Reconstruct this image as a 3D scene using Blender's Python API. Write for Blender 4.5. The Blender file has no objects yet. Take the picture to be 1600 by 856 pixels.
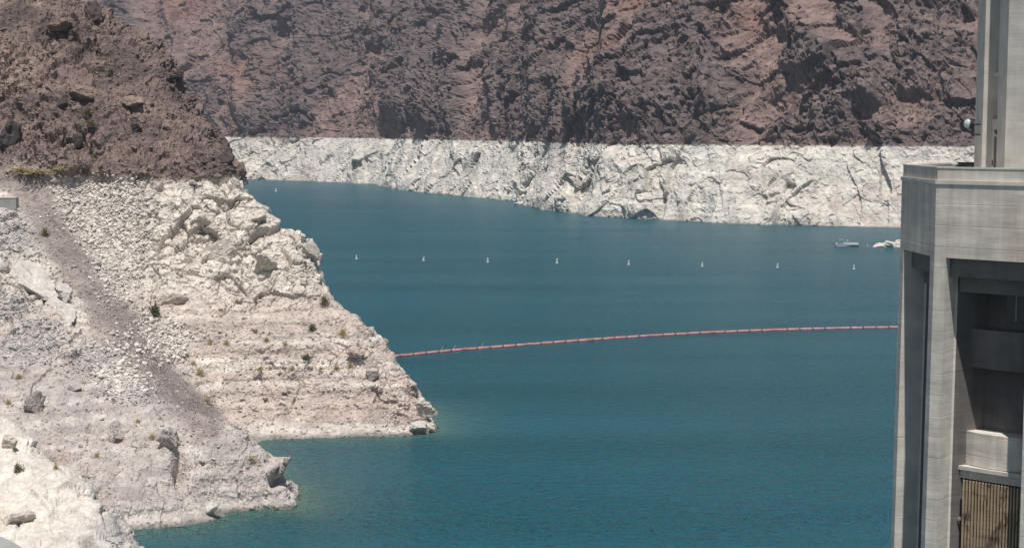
import bpy, bmesh, math, random
import numpy as np
from mathutils import Vector, Matrix

random.seed(7)
rng = np.random.default_rng(11)
R = math.radians
scene = bpy.context.scene
C = scene.collection

# ------------------------------------------------------------------ camera, sky, sun, exposure
EYE = 46.4                       # eye height above the lake, metres
FPX = 2400.0                     # focal length in pixels of the 1600 px wide photograph
PITCH = math.atan(228.0 / FPX)
cam_d = bpy.data.cameras.new('camera')
cam = bpy.data.objects.new('camera', cam_d)
C.objects.link(cam)
cam.location = (0, 0, EYE)
cam.rotation_euler = (R(90) - PITCH, 0, 0)
cam_d.sensor_width = 36.0
cam_d.lens = 36.0 * FPX / 1600.0
cam_d.clip_start = 0.3
cam_d.clip_end = 20000
scene.camera = cam

SUN_EL, SUN_AZ = R(69), R(-1)    # azimuth: degrees to the right of straight behind the camera
sun_vec = Vector((math.sin(SUN_AZ) * math.cos(SUN_EL), -math.cos(SUN_AZ) * math.cos(SUN_EL), math.sin(SUN_EL)))
w = bpy.data.worlds.new('World')
scene.world = w
w.use_nodes = True
nt = w.node_tree
bg = nt.nodes['Background']
sky = nt.nodes.new('ShaderNodeTexSky')
sky.sky_type = 'NISHITA'
sky.sun_disc = False
sky.sun_elevation = SUN_EL
sky.sun_rotation = math.atan2(sun_vec.x, sun_vec.y)
sky.altitude = 400
sky.air_density = 1.0
sky.dust_density = 1.5
nt.links.new(sky.outputs[0], bg.inputs[0])
bg.inputs[1].default_value = 0.055
sd = bpy.data.lights.new('sun', 'SUN')
sd.energy = 4.35
sd.angle = R(0.53)
sd.color = (1.0, 0.955, 0.9)
so = bpy.data.objects.new('sun', sd)
C.objects.link(so)
so.rotation_euler = sun_vec.to_track_quat('Z', 'Y').to_euler()
scene.view_settings.view_transform = 'Standard'
scene.view_settings.look = 'None'
scene.view_settings.exposure = 0.13
scene.view_settings.gamma = 1.0
scene.cycles.use_denoising = True
scene.cycles.max_bounces = 6
scene.cycles.diffuse_bounces = 3

# ------------------------------------------------------------------ survey helpers: sight lines to places
CP, SP = math.cos(PITCH), math.sin(PITCH)
def ray(px, py):
    u, v = px - 800.0, 428.0 - py
    return u, FPX * CP + v * SP, -FPX * SP + v * CP
def at(px, py, Y):
    a, b, c = ray(px, py)
    k = Y / b
    return np.array((a * k, Y, EYE + c * k))
def lake(px, py):
    a, b, c = ray(px, py)
    k = -EYE / c
    return np.array((a * k, b * k, 0.0))
def project(P):
    X, Y, Z = P[..., 0], P[..., 1], P[..., 2] - EYE
    zc = Y * CP - Z * SP
    yc = Y * SP + Z * CP
    return 800 + FPX * X / zc, 428 - FPX * yc / zc

# ------------------------------------------------------------------ numpy noise
def _h(ix, iy, iz, seed):
    h = (ix.astype(np.uint32) * np.uint32(374761393) + iy.astype(np.uint32) * np.uint32(668265263)
         + iz.astype(np.uint32) * np.uint32(2147483647) + np.uint32((seed * 974711) & 0xffffffff))
    h = (h ^ (h >> np.uint32(13))) * np.uint32(1274126177)
    h = (h ^ (h >> np.uint32(16))) * np.uint32(2246822519)
    return h ^ (h >> np.uint32(15))
def _f(h):
    return (h & np.uint32(0xffffff)).astype(np.float32) * np.float32(2.0 / 0xffffff) - np.float32(1)
def vnoise(P, seed=0):
    P = P.astype(np.float32)
    I = np.floor(P)
    F = P - I
    I = I.astype(np.int64)
    F = F * F * F * (F * (F * 6 - 15) + 10)
    r = 0
    for dx in (0, 1):
        wx = F[:, 0] if dx else 1 - F[:, 0]
        for dy in (0, 1):
            wy = F[:, 1] if dy else 1 - F[:, 1]
            for dz in (0, 1):
                wz = F[:, 2] if dz else 1 - F[:, 2]
                r = r + wx * wy * wz * _f(_h(I[:, 0] + dx, I[:, 1] + dy, I[:, 2] + dz, seed))
    return r
def fbm(P, scale, octaves=4, seed=0, gain=0.5, ridged=False):
    r, a, t = 0, 1.0, 0.0
    Q = P / scale
    for o in range(octaves):
        n = vnoise(Q, seed + o * 17)
        if ridged:
            n = 1 - 2 * np.abs(n)
        r = r + a * n
        t += a
        a *= gain
        Q = Q * 2.03 + 5.1
    return r / t
def facet(P, scale, seed=0, tilt=0.8, warp=0.25):
    """broken rock: each cell is a block with its own height and tilt; also how near its joint is"""
    Q = (P / scale).astype(np.float32)
    if warp:
        Q = Q + warp * np.stack([vnoise(Q * 1.7, seed + 91), vnoise(Q * 1.7 + 31, seed + 92), vnoise(Q * 1.7 + 67, seed + 93)], 1)
    B = np.floor(Q - 0.5).astype(np.int64)
    n = len(Q)
    d1 = np.full(n, 9.0, np.float32); d2 = d1.copy()
    val = np.zeros(n, np.float32)
    for dx in (0, 1):
        for dy in (0, 1):
            for dz in (0, 1):
                ix, iy, iz = B[:, 0] + dx, B[:, 1] + dy, B[:, 2] + dz
                h = _h(ix, iy, iz, seed)
                j0, j1, j2 = _f(h), _f(_h(ix, iy, iz, seed + 7)), _f(_h(ix, iy, iz, seed + 13))
                ex = Q[:, 0] - (ix + 0.5 + 0.42 * j0); ey = Q[:, 1] - (iy + 0.5 + 0.42 * j1); ez = Q[:, 2] - (iz + 0.5 + 0.42 * j2)
                d = ex * ex + ey * ey + ez * ez
                hh = h * np.uint32(2654435761)
                v = _f(hh) + tilt * 2 * (_f(hh >> np.uint32(3)) * ex + _f(hh >> np.uint32(5)) * ey + _f(hh >> np.uint32(7)) * ez)
                near = d < d1
                d2 = np.where(near, d1, np.minimum(d2, d))
                val = np.where(near, v, val)
                d1 = np.where(near, d, d1)
    return val, np.sqrt(d2) - np.sqrt(d1)
def smooth(a, b, x):
    t = np.clip((x - a) / (b - a), 0, 1)
    return t * t * (3 - 2 * t)
def blob(px, py, lst):
    m = np.zeros(len(px))
    for cx, cy, rx, ry in lst:
        m = np.maximum(m, np.exp(-(((px - cx) / rx) ** 2 + ((py - cy) / ry) ** 2)))
    return m
def tps(ctrl):
    """smooth surface through surveyed points (x, y, z)"""
    Pn = np.array(ctrl, float)
    s = 100.0
    XY = Pn[:, :2] / s
    n = len(XY)
    r2 = ((XY[:, None] - XY[None]) ** 2).sum(-1)
    K = -(r2 + 1e-5) ** 0.65 - np.eye(n) * 3e-4
    A = np.zeros((n + 3, n + 3))
    A[:n, :n] = K; A[:n, n] = 1; A[:n, n + 1:] = XY; A[n, :n] = 1; A[n + 1:, :n] = XY.T
    W = np.linalg.solve(A, np.concatenate([Pn[:, 2], [0, 0, 0]]))
    def f(x, y):
        x = np.asarray(x) / s; y = np.asarray(y) / s
        out = W[n] + W[n + 1] * x + W[n + 2] * y
        for k in range(n):
            q = (x - XY[k, 0]) ** 2 + (y - XY[k, 1]) ** 2 + 1e-5
            out = out - W[k] * q ** 0.65
        return out
    return f

# ------------------------------------------------------------------ object helpers
def tag(o, label=None, cat=None, group=None, kind=None):
    if label: o['label'] = label
    if cat: o['category'] = cat
    if group: o['group'] = group
    if kind: o['kind'] = kind
    return o
def empty(name, loc, label, cat, group=None, rz=0.0):
    o = bpy.data.objects.new(name, None)
    C.objects.link(o)
    o.location = loc
    o.rotation_euler = (0, 0, rz)
    o.empty_display_size = 0.2
    return tag(o, label, cat, group)
def link(name, me, mat, parent=None, smooth_=False):
    o = bpy.data.objects.new(name, me)
    C.objects.link(o)
    if mat is not None and not me.materials: me.materials.append(mat)
    if parent is not None: o.parent = parent
    if smooth_: me.polygons.foreach_set('use_smooth', [True] * len(me.polygons))
    return o
def bobj(name, bm, mat, parent=None, smooth_=False):
    bmesh.ops.recalc_face_normals(bm, faces=bm.faces)
    me = bpy.data.meshes.new(name)
    bm.to_mesh(me); bm.free()
    return link(name, me, mat, parent, smooth_)
def grid_mesh(name, P, rows, cols, keep=None, smooth_=True, color=None):
    idx = np.arange(rows * cols).reshape(rows, cols)
    q = np.stack([idx[:-1, :-1], idx[:-1, 1:], idx[1:, 1:], idx[1:, :-1]], -1).reshape(-1, 4)
    if keep is not None:
        q = q[keep[q].any(1)]
        used = np.zeros(len(P), bool); used[q.ravel()] = True
        remap = np.cumsum(used) - 1
        q = remap[q]; P = P[used]
        if color is not None: color = color[used]
    me = bpy.data.meshes.new(name)
    me.vertices.add(len(P)); me.vertices.foreach_set('co', P.astype(np.float32).ravel())
    me.loops.add(q.size); me.loops.foreach_set('vertex_index', q.ravel().astype(np.int32))
    me.polygons.add(len(q))
    me.polygons.foreach_set('loop_start', np.arange(0, q.size, 4, dtype=np.int32))
    me.polygons.foreach_set('use_smooth', np.full(len(q), smooth_))
    me.update(calc_edges=True)
    if color is not None:
        a = me.attributes.new('rock_colour', 'FLOAT_COLOR', 'POINT')
        a.data.foreach_set('color', np.concatenate([color, np.ones((len(color), 1))], 1).astype(np.float32).ravel())
    return me
def tri_mesh(name, V, T, color=None):
    me = bpy.data.meshes.new(name)
    me.vertices.add(len(V)); me.vertices.foreach_set('co', V.astype(np.float32).ravel())
    me.loops.add(T.size); me.loops.foreach_set('vertex_index', T.ravel().astype(np.int32))
    me.polygons.add(len(T)); me.polygons.foreach_set('loop_start', np.arange(0, T.size, 3, dtype=np.int32))
    me.polygons.foreach_set('use_smooth', np.zeros(len(T), bool))
    me.update(calc_edges=True)
    if color is not None:
        a = me.attributes.new('rock_colour', 'FLOAT_COLOR', 'POINT')
        a.data.foreach_set('color', np.concatenate([color, np.ones((len(color), 1))], 1).astype(np.float32).ravel())
    return me
def box(bm, x0, x1, y0, y1, z0, z1, M=None, bev=0.0):
    m = Matrix.Translation(((x0 + x1) / 2, (y0 + y1) / 2, (z0 + z1) / 2)) @ Matrix.Diagonal((x1 - x0, y1 - y0, z1 - z0, 1))
    r = bmesh.ops.create_cube(bm, size=1, matrix=m)
    if bev:
        es = list({e for v in r['verts'] for e in v.link_edges})
        nv = bmesh.ops.bevel(bm, geom=es, offset=bev, segments=2, affect='EDGES')['verts']
        vs = list({v for v in r['verts'] if v.is_valid} | set(nv))
    else:
        vs = r['verts']
    if M is not None: bmesh.ops.transform(bm, matrix=M, verts=vs)
def prism(bm, poly, z0, z1, scale0=None, centre=(0, 0)):
    """solid prism on a plan polygon; scale0 widens the foot about centre (batter)"""
    k = scale0 or 1.0
    lo = [bm.verts.new((centre[0] + (x - centre[0]) * k, centre[1] + (y - centre[1]) * k, z0)) for x, y in poly]
    hi = [bm.verts.new((x, y, z1)) for x, y in poly]
    n = len(poly)
    bm.faces.new(hi); bm.faces.new(lo[::-1])
    for i in range(n):
        bm.faces.new((lo[i], lo[(i + 1) % n], hi[(i + 1) % n], hi[i]))
def ring(bm, outer, inner, z0, z1):
    n = len(outer)
    o0 = [bm.verts.new((x, y, z0)) for x, y in outer]; o1 = [bm.verts.new((x, y, z1)) for x, y in outer]
    i0 = [bm.verts.new((x, y, z0)) for x, y in inner]; i1 = [bm.verts.new((x, y, z1)) for x, y in inner]
    for k in range(n):
        j = (k + 1) % n
        bm.faces.new((o0[k], o0[j], o1[j], o1[k])); bm.faces.new((i0[j], i0[k], i1[k], i1[j]))
        bm.faces.new((o1[k], o1[j], i1[j], i1[k])); bm.faces.new((o0[j], o0[k], i0[k], i0[j]))
def tube(bm, a, b, r0, r1=None, seg=8):
    a, b = Vector(a), Vector(b)
    d = b - a
    q = d.to_track_quat('Z', 'Y').to_matrix().to_4x4()
    bmesh.ops.create_cone(bm, cap_ends=True, segments=seg, radius1=r0, radius2=r0 if r1 is None else r1, depth=d.length,
                          matrix=Matrix.Translation((a + b) / 2) @ q)
def lathe(bm, prof, seg=16):
    rings = []
    for r, z in prof:
        rings.append([bm.verts.new((r * math.cos(2 * math.pi * k / seg), r * math.sin(2 * math.pi * k / seg), z)) for k in range(seg)])
    for A, B in zip(rings, rings[1:]):
        for k in range(seg):
            bm.faces.new((A[k], A[(k + 1) % seg], B[(k + 1) % seg], B[k]))
    bm.faces.new(rings[0][::-1]); bm.faces.new(rings[-1])

# ------------------------------------------------------------------ materials
def new_mat(name):
    m = bpy.data.materials.new(name)
    m.use_nodes = True
    t = m.node_tree
    b = t.nodes['Principled BSDF']
    return m, t, b
def nd(t, kind, **kw):
    n = t.nodes.new(kind)
    for k, v in kw.items(): setattr(n, k, v)
    return n
def noise_node(t, vec, scale, detail=6, rough=0.6):
    n = nd(t, 'ShaderNodeTexNoise')
    n.inputs['Scale'].default_value = scale; n.inputs['Detail'].default_value = detail; n.inputs['Roughness'].default_value = rough
    t.links.new(vec, n.inputs['Vector'])
    return n
def ramp(t, fac, lo, hi, c0=(0, 0, 0), c1=(1, 1, 1)):
    n = nd(t, 'ShaderNodeValToRGB')
    n.color_ramp.elements[0].position = lo; n.color_ramp.elements[1].position = hi
    n.color_ramp.elements[0].color = (*c0, 1); n.color_ramp.elements[1].color = (*c1, 1)
    t.links.new(fac, n.inputs[0])
    return n
def mix(t, fac, a, b, blend='MIX'):
    n = nd(t, 'ShaderNodeMix', data_type='RGBA', blend_type=blend)
    for s, v in ((n.inputs[0], fac), (n.inputs[6], a), (n.inputs[7], b)):
        if isinstance(v, (int, float)): s.default_value = v
        elif isinstance(v, tuple): s.default_value = (*v, 1)
        else: t.links.new(v, s)
    return n.outputs[2]
def bump(t, h, dist, strength=1.0, prev=None):
    n = nd(t, 'ShaderNodeBump')
    n.inputs['Distance'].default_value = dist; n.inputs['Strength'].default_value = strength
    t.links.new(h, n.inputs['Height'])
    if prev is not None: t.links.new(prev, n.inputs['Normal'])
    return n.outputs[0]
def pos(t):
    return nd(t, 'ShaderNodeNewGeometry').outputs['Position']
def scaled(t, vec, s):
    n = nd(t, 'ShaderNodeVectorMath', operation='MULTIPLY')
    t.links.new(vec, n.inputs[0]); n.inputs[1].default_value = s
    return n.outputs[0]

def rock_material(name, grain, fine, relief):
    m, t, b = new_mat(name)
    p = pos(t)
    a = nd(t, 'ShaderNodeAttribute', attribute_name='rock_colour')
    n1 = noise_node(t, p, grain, 8, 0.65)
    n2 = noise_node(t, p, fine, 5, 0.7)
    c = mix(t, 1.0, a.outputs['Color'], ramp(t, n1.outputs['Fac'], 0.3, 0.72, (0.72, 0.7, 0.69), (1.22, 1.2, 1.17)).outputs[0], 'MULTIPLY')
    c = mix(t, 1.0, c, ramp(t, n2.outputs['Fac'], 0.32, 0.68, (0.8, 0.8, 0.8), (1.15, 1.15, 1.15)).outputs[0], 'MULTIPLY')
    v = nd(t, 'ShaderNodeTexVoronoi', feature='F1'); v.inputs['Scale'].default_value = fine * 1.3
    t.links.new(p, v.inputs['Vector'])
    h = bump(t, v.outputs['Distance'], relief, 0.7)
    h = bump(t, n2.outputs['Fac'], relief, 0.8, h)
    h = bump(t, n1.outputs['Fac'], relief * 3, 0.5, h)
    t.links.new(c, b.inputs['Base Color']); t.links.new(h, b.inputs['Normal'])
    b.inputs['Roughness'].default_value = 0.92
    b.inputs['Specular IOR Level'].default_value = 0.15
    return m
def plain_rock(name, col, grain=2.0):
    m, t, b = new_mat(name)
    p = pos(t)
    n1 = noise_node(t, p, grain, 8, 0.65)
    n2 = noise_node(t, p, grain * 5, 4, 0.7)
    c = mix(t, 1.0, col, ramp(t, n1.outputs['Fac'], 0.3, 0.7, (0.68, 0.67, 0.66), (1.2, 1.19, 1.17)).outputs[0], 'MULTIPLY')
    h = bump(t, n2.outputs['Fac'], 0.12, 0.7)
    h = bump(t, n1.outputs['Fac'], 0.3, 0.6, h)
    t.links.new(c, b.inputs['Base Color']); t.links.new(h, b.inputs['Normal'])
    b.inputs['Roughness'].default_value = 0.92; b.inputs['Specular IOR Level'].default_value = 0.15
    return m
def paint(name, col, rough=0.5, metal=0.0, wear=0.12, scale=3.0):
    m, t, b = new_mat(name)
    n = noise_node(t, pos(t), scale, 5, 0.65)
    d = tuple(x * (1 - wear * 2) for x in col)
    t.links.new(mix(t, ramp(t, n.outputs['Fac'], 0.35, 0.65).outputs[0], d, col), b.inputs['Base Color'])
    b.inputs['Roughness'].default_value = rough; b.inputs['Metallic'].default_value = metal
    return m
def concrete(name, col, streak=0.5, joints=1.52, rust=0.25):
    m, t, b = new_mat(name)
    p = pos(t)
    sep = nd(t, 'ShaderNodeSeparateXYZ'); t.links.new(p, sep.inputs[0])
    n1 = noise_node(t, p, 0.55, 8, 0.62)
    st = noise_node(t, scaled(t, p, (1.6, 1.6, 0.1)), 0.9, 5, 0.6)          # rain streaks run down the face
    bd = noise_node(t, scaled(t, p, (0.16, 0.16, 1.0)), 1.0, 3, 0.5)           # pour layers
    fi = noise_node(t, p, 9.0, 4, 0.7)
    c = mix(t, 1.0, col, ramp(t, n1.outputs['Fac'], 0.3, 0.72, (0.8, 0.79, 0.78), (1.12, 1.11, 1.09)).outputs[0], 'MULTIPLY')
    c = mix(t, streak, c, ramp(t, st.outputs['Fac'], 0.36, 0.62, (0.76, 0.75, 0.735), (1.06, 1.06, 1.05)).outputs[0], 'MULTIPLY')
    c = mix(t, streak, c, ramp(t, bd.outputs['Fac'], 0.36, 0.62, (0.86, 0.85, 0.84), (1.05, 1.045, 1.04)).outputs[0], 'MULTIPLY')
    r2 = noise_node(t, scaled(t, p, (0.9, 0.9, 0.12)), 0.8, 4, 0.55)
    rf = nd(t, 'ShaderNodeMath', operation='MULTIPLY'); rf.inputs[1].default_value = rust
    t.links.new(ramp(t, r2.outputs['Fac'], 0.55, 0.72).outputs[0], rf.inputs[0])
    c = mix(t, rf.outputs[0], c, (0.36, 0.26, 0.19))
    mo = nd(t, 'ShaderNodeMath', operation='PINGPONG'); mo.inputs[1].default_value = joints / 2
    t.links.new(sep.outputs['Z'], mo.inputs[0])
    jl = ramp(t, mo.outputs[0], 0.0, 0.05)
    c = mix(t, 1.0, c, mix(t, jl.outputs[0], (0.92, 0.915, 0.91), (1, 1, 1)), 'MULTIPLY')
    h = bump(t, jl.outputs[0], 0.012, 0.6)
    h = bump(t, bd.outputs['Fac'], 0.1, 0.6, h)
    h = bump(t, fi.outputs['Fac'], 0.02, 0.5, h)
    t.links.new(c, b.inputs['Base Color']); t.links.new(h, b.inputs['Normal'])
    b.inputs['Roughness'].default_value = 0.88; b.inputs['Specular IOR Level'].default_value = 0.25
    return m
def water_material():
    m, t, b = new_mat('lake_water')
    p = pos(t)
    a = nd(t, 'ShaderNodeAttribute', attribute_name='shallow')
    big = noise_node(t, scaled(t, p, (0.35, 1.0, 1.0)), 0.016, 4, 0.6)
    silt = noise_node(t, scaled(t, p, (0.5, 1.0, 1.0)), 0.05, 4, 0.6)
    c = mix(t, ramp(t, big.outputs['Fac'], 0.35, 0.68).outputs[0], (0.003, 0.115, 0.15), (0.005, 0.121, 0.176))
    sh = nd(t, 'ShaderNodeMath', operation='MULTIPLY'); t.links.new(a.outputs['Fac'], sh.inputs[0])
    t.links.new(ramp(t, silt.outputs['Fac'], 0.3, 0.7, (0.6, 0.6, 0.6), (1, 1, 1)).outputs[0], sh.inputs[1])
    c = mix(t, sh.outputs[0], c, (0.13, 0.235, 0.175))
    w1 = noise_node(t, scaled(t, p, (0.8, 1.0, 1.0)), 0.62, 4, 0.6)
    w2 = noise_node(t, scaled(t, p, (0.9, 1.0, 1.0)), 2.2, 3, 0.6)
    gust = noise_node(t, scaled(t, p, (0.12, 1.0, 1.0)), 0.035, 5, 0.6)
    g = ramp(t, gust.outputs['Fac'], 0.36, 0.62, (0.78, 0.78, 0.78), (1, 1, 1))
    bn = nd(t, 'ShaderNodeBump'); bn.inputs['Distance'].default_value = 4.2
    t.links.new(w1.outputs['Fac'], bn.inputs['Height']); t.links.new(g.outputs[0], bn.inputs['Strength'])
    bn2 = nd(t, 'ShaderNodeBump'); bn2.inputs['Distance'].default_value = 0.45
    t.links.new(w2.outputs['Fac'], bn2.inputs['Height']); t.links.new(g.outputs[0], bn2.inputs['Strength'])
    t.links.new(bn.outputs[0], bn2.inputs['Normal'])
    t.links.new(c, b.inputs['Base Color']); t.links.new(bn2.outputs[0], b.inputs['Normal'])
    b.inputs['Roughness'].default_value = 0.26
    b.inputs['IOR'].default_value = 1.33
    b.inputs['Specular IOR Level'].default_value = 0.3
    return m

M_far = rock_material('canyon_rock', 0.11, 0.42, 0.55)
M_near = rock_material('promontory_rock', 0.45, 1.9, 0.22)
M_shelf = rock_material('shelf_rock', 0.8, 3.5, 0.07)
M_stones = rock_material('loose_stone', 0.8, 3.0, 0.06)
M_water = water_material()
M_conc = concrete('tower_concrete', (0.68, 0.64, 0.575), 0.6, 1.52, 0.42)
M_conc_in = concrete('shade_toned_concrete', (0.19, 0.18, 0.172), 0.6, 1.52, 0.1)  # same concrete, with the deep shade of the recess put into its colour
M_conc_reveal = concrete('sheltered_concrete', (0.7, 0.67, 0.61), 0.16, 1.52, 0.08)
M_conc_pale = concrete('pale_concrete', (0.6, 0.575, 0.53), 0.2, 50, 0.05)
M_conc_shaft = concrete('shaft_concrete', (0.6, 0.585, 0.54), 0.25, 7.2, 0.04)
M_wall = concrete('wall_concrete', (0.36, 0.37, 0.35), 0.2, 50, 0.0)
M_bar = concrete('rack_bar_scale', (0.5, 0.385, 0.26), 0.9, 50, 0.6)
def stain(m):                          # dark growth and rust on the rack bars
    t = m.node_tree; b = t.nodes['Principled BSDF']
    src = b.inputs['Base Color'].links[0].from_socket
    n = noise_node(t, scaled(t, pos(t), (1, 1, 0.5)), 0.9, 6, 0.7)
    t.links.new(mix(t, ramp(t, n.outputs['Fac'], 0.52, 0.62).outputs[0], src, (0.1, 0.055, 0.045)), b.inputs['Base Color'])
stain(M_bar)
M_white = paint('white_paint', (0.8, 0.8, 0.78), 0.45)
M_black = paint('black_rubber', (0.03, 0.03, 0.035), 0.6)
M_dark = paint('dark_blue_metal', (0.035, 0.045, 0.075), 0.5, 0.3)
M_boom = paint('faded_red_float', (0.68, 0.27, 0.245), 0.6, 0, 0.2, 1.2)
M_alu = paint('aluminium', (0.55, 0.56, 0.57), 0.4, 0.15)
M_canvas = paint('grey_canvas', (0.3, 0.3, 0.33), 0.8)
M_blue = paint('blue_panel', (0.12, 0.2, 0.42), 0.5)
M_door = paint('door_metal', (0.1, 0.1, 0.1), 0.5, 0.2)
M_seat = paint('tan_vinyl', (0.6, 0.56, 0.48), 0.6)
M_rail = paint('tan_steel', (0.55, 0.48, 0.36), 0.6)
def glass_mat():
    m, t, b = new_mat('lamp_glass')
    n = noise_node(t, pos(t), 4.0, 3, 0.5)
    t.links.new(mix(t, n.outputs['Fac'], (0.42, 0.53, 0.5), (0.5, 0.6, 0.57)), b.inputs['Base Color'])
    b.inputs['Roughness'].default_value = 0.12
    return m
M_glass = glass_mat()

# ================================================================== SETTING
RING = 37.5                       # old high-water line of the lake

# ------------------------------------------------------------------ far canyon wall
shore_px = [(-40, 268), (60, 270), (200, 273), (300, 276), (400, 280), (500, 283.5), (590, 288), (604, 291), (640, 297.5), (750, 309),
            (815, 316), (850, 325), (925, 337), (1000, 341), (1100, 346), (1200, 350), (1300, 353), (1405, 356), (1520, 359), (1660, 362)]
far_shore = np.array([lake(x, y) for x, y in shore_px])
NC, NR1, NR2 = 1380, 105, 235
cpx = np.linspace(-40, 1660, NC)
fx = np.interp(cpx, [p[0] for p in shore_px], far_shore[:, 0]); fy = np.interp(cpx, [p[0] for p in shore_px], far_shore[:, 1])
ker = np.hanning(9); ker /= ker.sum()
fx = np.convolve(np.pad(fx, 4, 'edge'), ker, 'valid'); fy = np.convolve(np.pad(fy, 4, 'edge'), ker, 'valid')
zr = np.concatenate([np.linspace(-7, RING, NR1, endpoint=False), RING + (np.linspace(0, 1, NR2) ** 1.15) * 185])
nrow = len(zr)
S, Z = np.meshgrid(np.arange(NC), zr)
S = S.astype(int)
inl = np.where(zr < RING, zr * 0.78, RING * 0.78 + (zr - RING) * 1.02)
IN = np.repeat(inl[:, None], NC, 1)
DX, DY = 0.50, 0.866
PB = np.stack([fx[S] + DX * IN, fy[S] + DY * IN, Z], -1).reshape(-1, 3)
zf = PB[:, 2]
bx, by = project(PB)
# big forms: spurs and ravines, pushed in and out of the slope
rib = fbm(PB * np.array([1, 1, 0.35]), 150, 4, 3, 0.5, True)
arc = np.concatenate([[0], np.cumsum(np.hypot(np.diff(fx), np.diff(fy)))])[S].ravel()
lean = np.stack([(arc + 0.95 * zf) / 95, zf / 420, arc * 0 + 3.3], 1) + 0.22 * np.stack([fbm(PB, 70, 3, 201), fbm(PB, 70, 3, 202), fbm(PB, 70, 3, 203)], 1)
spurs = fbm(lean, 1.0, 3, 12, 0.5, True)                                # ridges and gullies running down to the left
rib2 = fbm(PB * np.array([1, 1, 0.45]), 46, 4, 21, 0.5, True)
outc = fbm(PB, 55, 4, 40) * 1.2 + 0.7 * (spurs - 0.1) + 1.15 * blob(bx, by, [
    (1125, 145, 75, 32), (1020, 165, 48, 30), (1290, 195, 55, 28), (1345, 35, 34, 48), (1345, 120, 50, 34), (1475, 78, 45, 26),
    (1425, 110, 28, 24), (1265, 95, 32, 30), (930, 195, 45, 36), (715, 180, 46, 48), (830, 130, 70, 55), (450, 125, 34, 50),
    (340, 165, 32, 36), (410, 70, 34, 24), (1085, 65, 60, 60), (640, 12, 60, 14), (1230, 45, 26, 20), (560, 60, 60, 26), (1470, 12, 60, 20),
    (950, 25, 34, 22), (700, 80, 40, 40), (520, 110, 50, 40)]) - 0.65 * blob(bx, by, [
    (400, 125, 50, 40), (1420, 180, 60, 34), (1220, 150, 60, 34), (980, 70, 60, 40), (560, 170, 60, 30), (640, 205, 46, 14), (1330, 70, 20, 14)])
oc = smooth(0.0, 0.5, outc)
up = smooth(RING - 4, RING + 25, zf)
PJ = PB @ np.array([[1, 0, 0], [0, 1, 0], [0.22, -0.06, 0.58]])       # joints stand steep and lean
f1, c1 = facet(PJ, 20, 5, 0.75, 0.45)
f2, c2 = facet(PJ, 7.5, 6, 1.0, 0.4)
f3, c3 = facet(PB * np.array([1, 1, 0.8]), 3.1, 8, 1.0, 0.3)
rg = (0.35 + 0.65 * oc) * (1 - 0.6 * smooth(RING + 5, RING - 3, zf))
ringrock = smooth(RING + 5, RING - 3, zf) * (0.22 + 0.95 * smooth(0.05, 0.5, fbm(PB * np.array([1, 1, 0.5]), 45, 4, 77)))
amp = np.maximum(rg, ringrock * 0.9)
out = rib * (3.0 + 8 * up) + spurs * (2.0 + 15 * up) + rib2 * (4.4 + 2.3 * up) + oc * (3.0 + 3 * up)
inring = smooth(RING + 3, RING - 3, zf)
cle = vnoise(np.stack([(arc + 0.3 * zf) / 26, zf / 70, arc * 0 + 0.7], 1) + 0.15 * fbm(PB, 20, 3, 205)[:, None], 206)
clm = smooth(0.0, 0.5, fbm(PB, 42, 4, 207)) * (1 - 0.75 * smooth(1080, 1200, bx))
out -= 3.4 * np.exp(-(cle / (0.08 + 0.05 * fbm(PB, 12, 3, 208))) ** 2) * clm * (0.5 + 0.5 * inring)
f0, c0 = facet(PJ, 42, 4, 0.8, 0.4)
out += f0 * (2.8 - 0.7 * inring)
out += 3.0 * blob(bx, by, [(888, 322, 40, 16), (1000, 330, 55, 14), (640, 288, 34, 12), (1250, 340, 50, 14)])
out += amp * (f1 * (2.7 - 0.6 * inring) + f2 * (1.15 - 0.5 * inring)) + f3 * (0.3 + 0.45 * amp) * (1 - 0.5 * inring) - 2.0 * amp * (1 - 0.75 * inring) * np.exp(-c1 / 0.05) - 0.7 * amp * (1 - 0.8 * inring) * np.exp(-c2 / 0.06)
out += fbm(PB, 9, 5, 55, 0.6) * (0.6 + 0.75 * up)
out *= smooth(-30, 12, zf) * 0.55 + 0.45
PF = PB.copy()
OD = np.array([-0.62, -0.70, 0.36])
PF += out[:, None] * OD
zz = PF[:, 2]
# colour of the rock itself: bleached below the old waterline, brown above
pn = fbm(PF, 90, 4, 61)[:, None]; pm = fbm(PF, 25, 4, 62)[:, None]; ps = fbm(PF, 5, 4, 63)[:, None]
talus = np.array([0.24, 0.174, 0.158]); crag = np.array([0.16, 0.127, 0.124]); red = np.array([0.235, 0.145, 0.122]); ochre = np.array([0.24, 0.175, 0.125])
ob = oc[:, None]
col = talus * (1 - ob) + crag * ob
rm = (0.9 * blob(bx, by, [(400, 125, 72, 40), (455, 130, 22, 30), (1035, 18, 70, 24), (1190, 40, 50, 24), (290, 10, 40, 16), (950, 95, 40, 20)])[:, None] * (1 - 0.55 * ob)
      + 0.5 * smooth(0.25, 0.6, pn) * (1 - ob))
col = col * (1 - np.clip(rm, 0, 1)) + red * np.clip(rm, 0, 1)
oc2 = smooth(0.2, 0.6, pm) * 0.35
col = col * (1 - oc2) + ochre * oc2 * (1 - 0.5 * ob) + crag * oc2 * 0.5 * ob
col *= 1 + 0.28 * ps + 0.2 * f3[:, None] * 0.5
white = np.array([0.63, 0.605, 0.555]); greyw = np.array([0.5, 0.51, 0.5]); pinkw = np.array([0.53, 0.46, 0.41])
wm = smooth(0.15, 0.55, pm + 0.3 * ps) * 0.6
wc = white * (1 - wm) + greyw * wm
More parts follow.
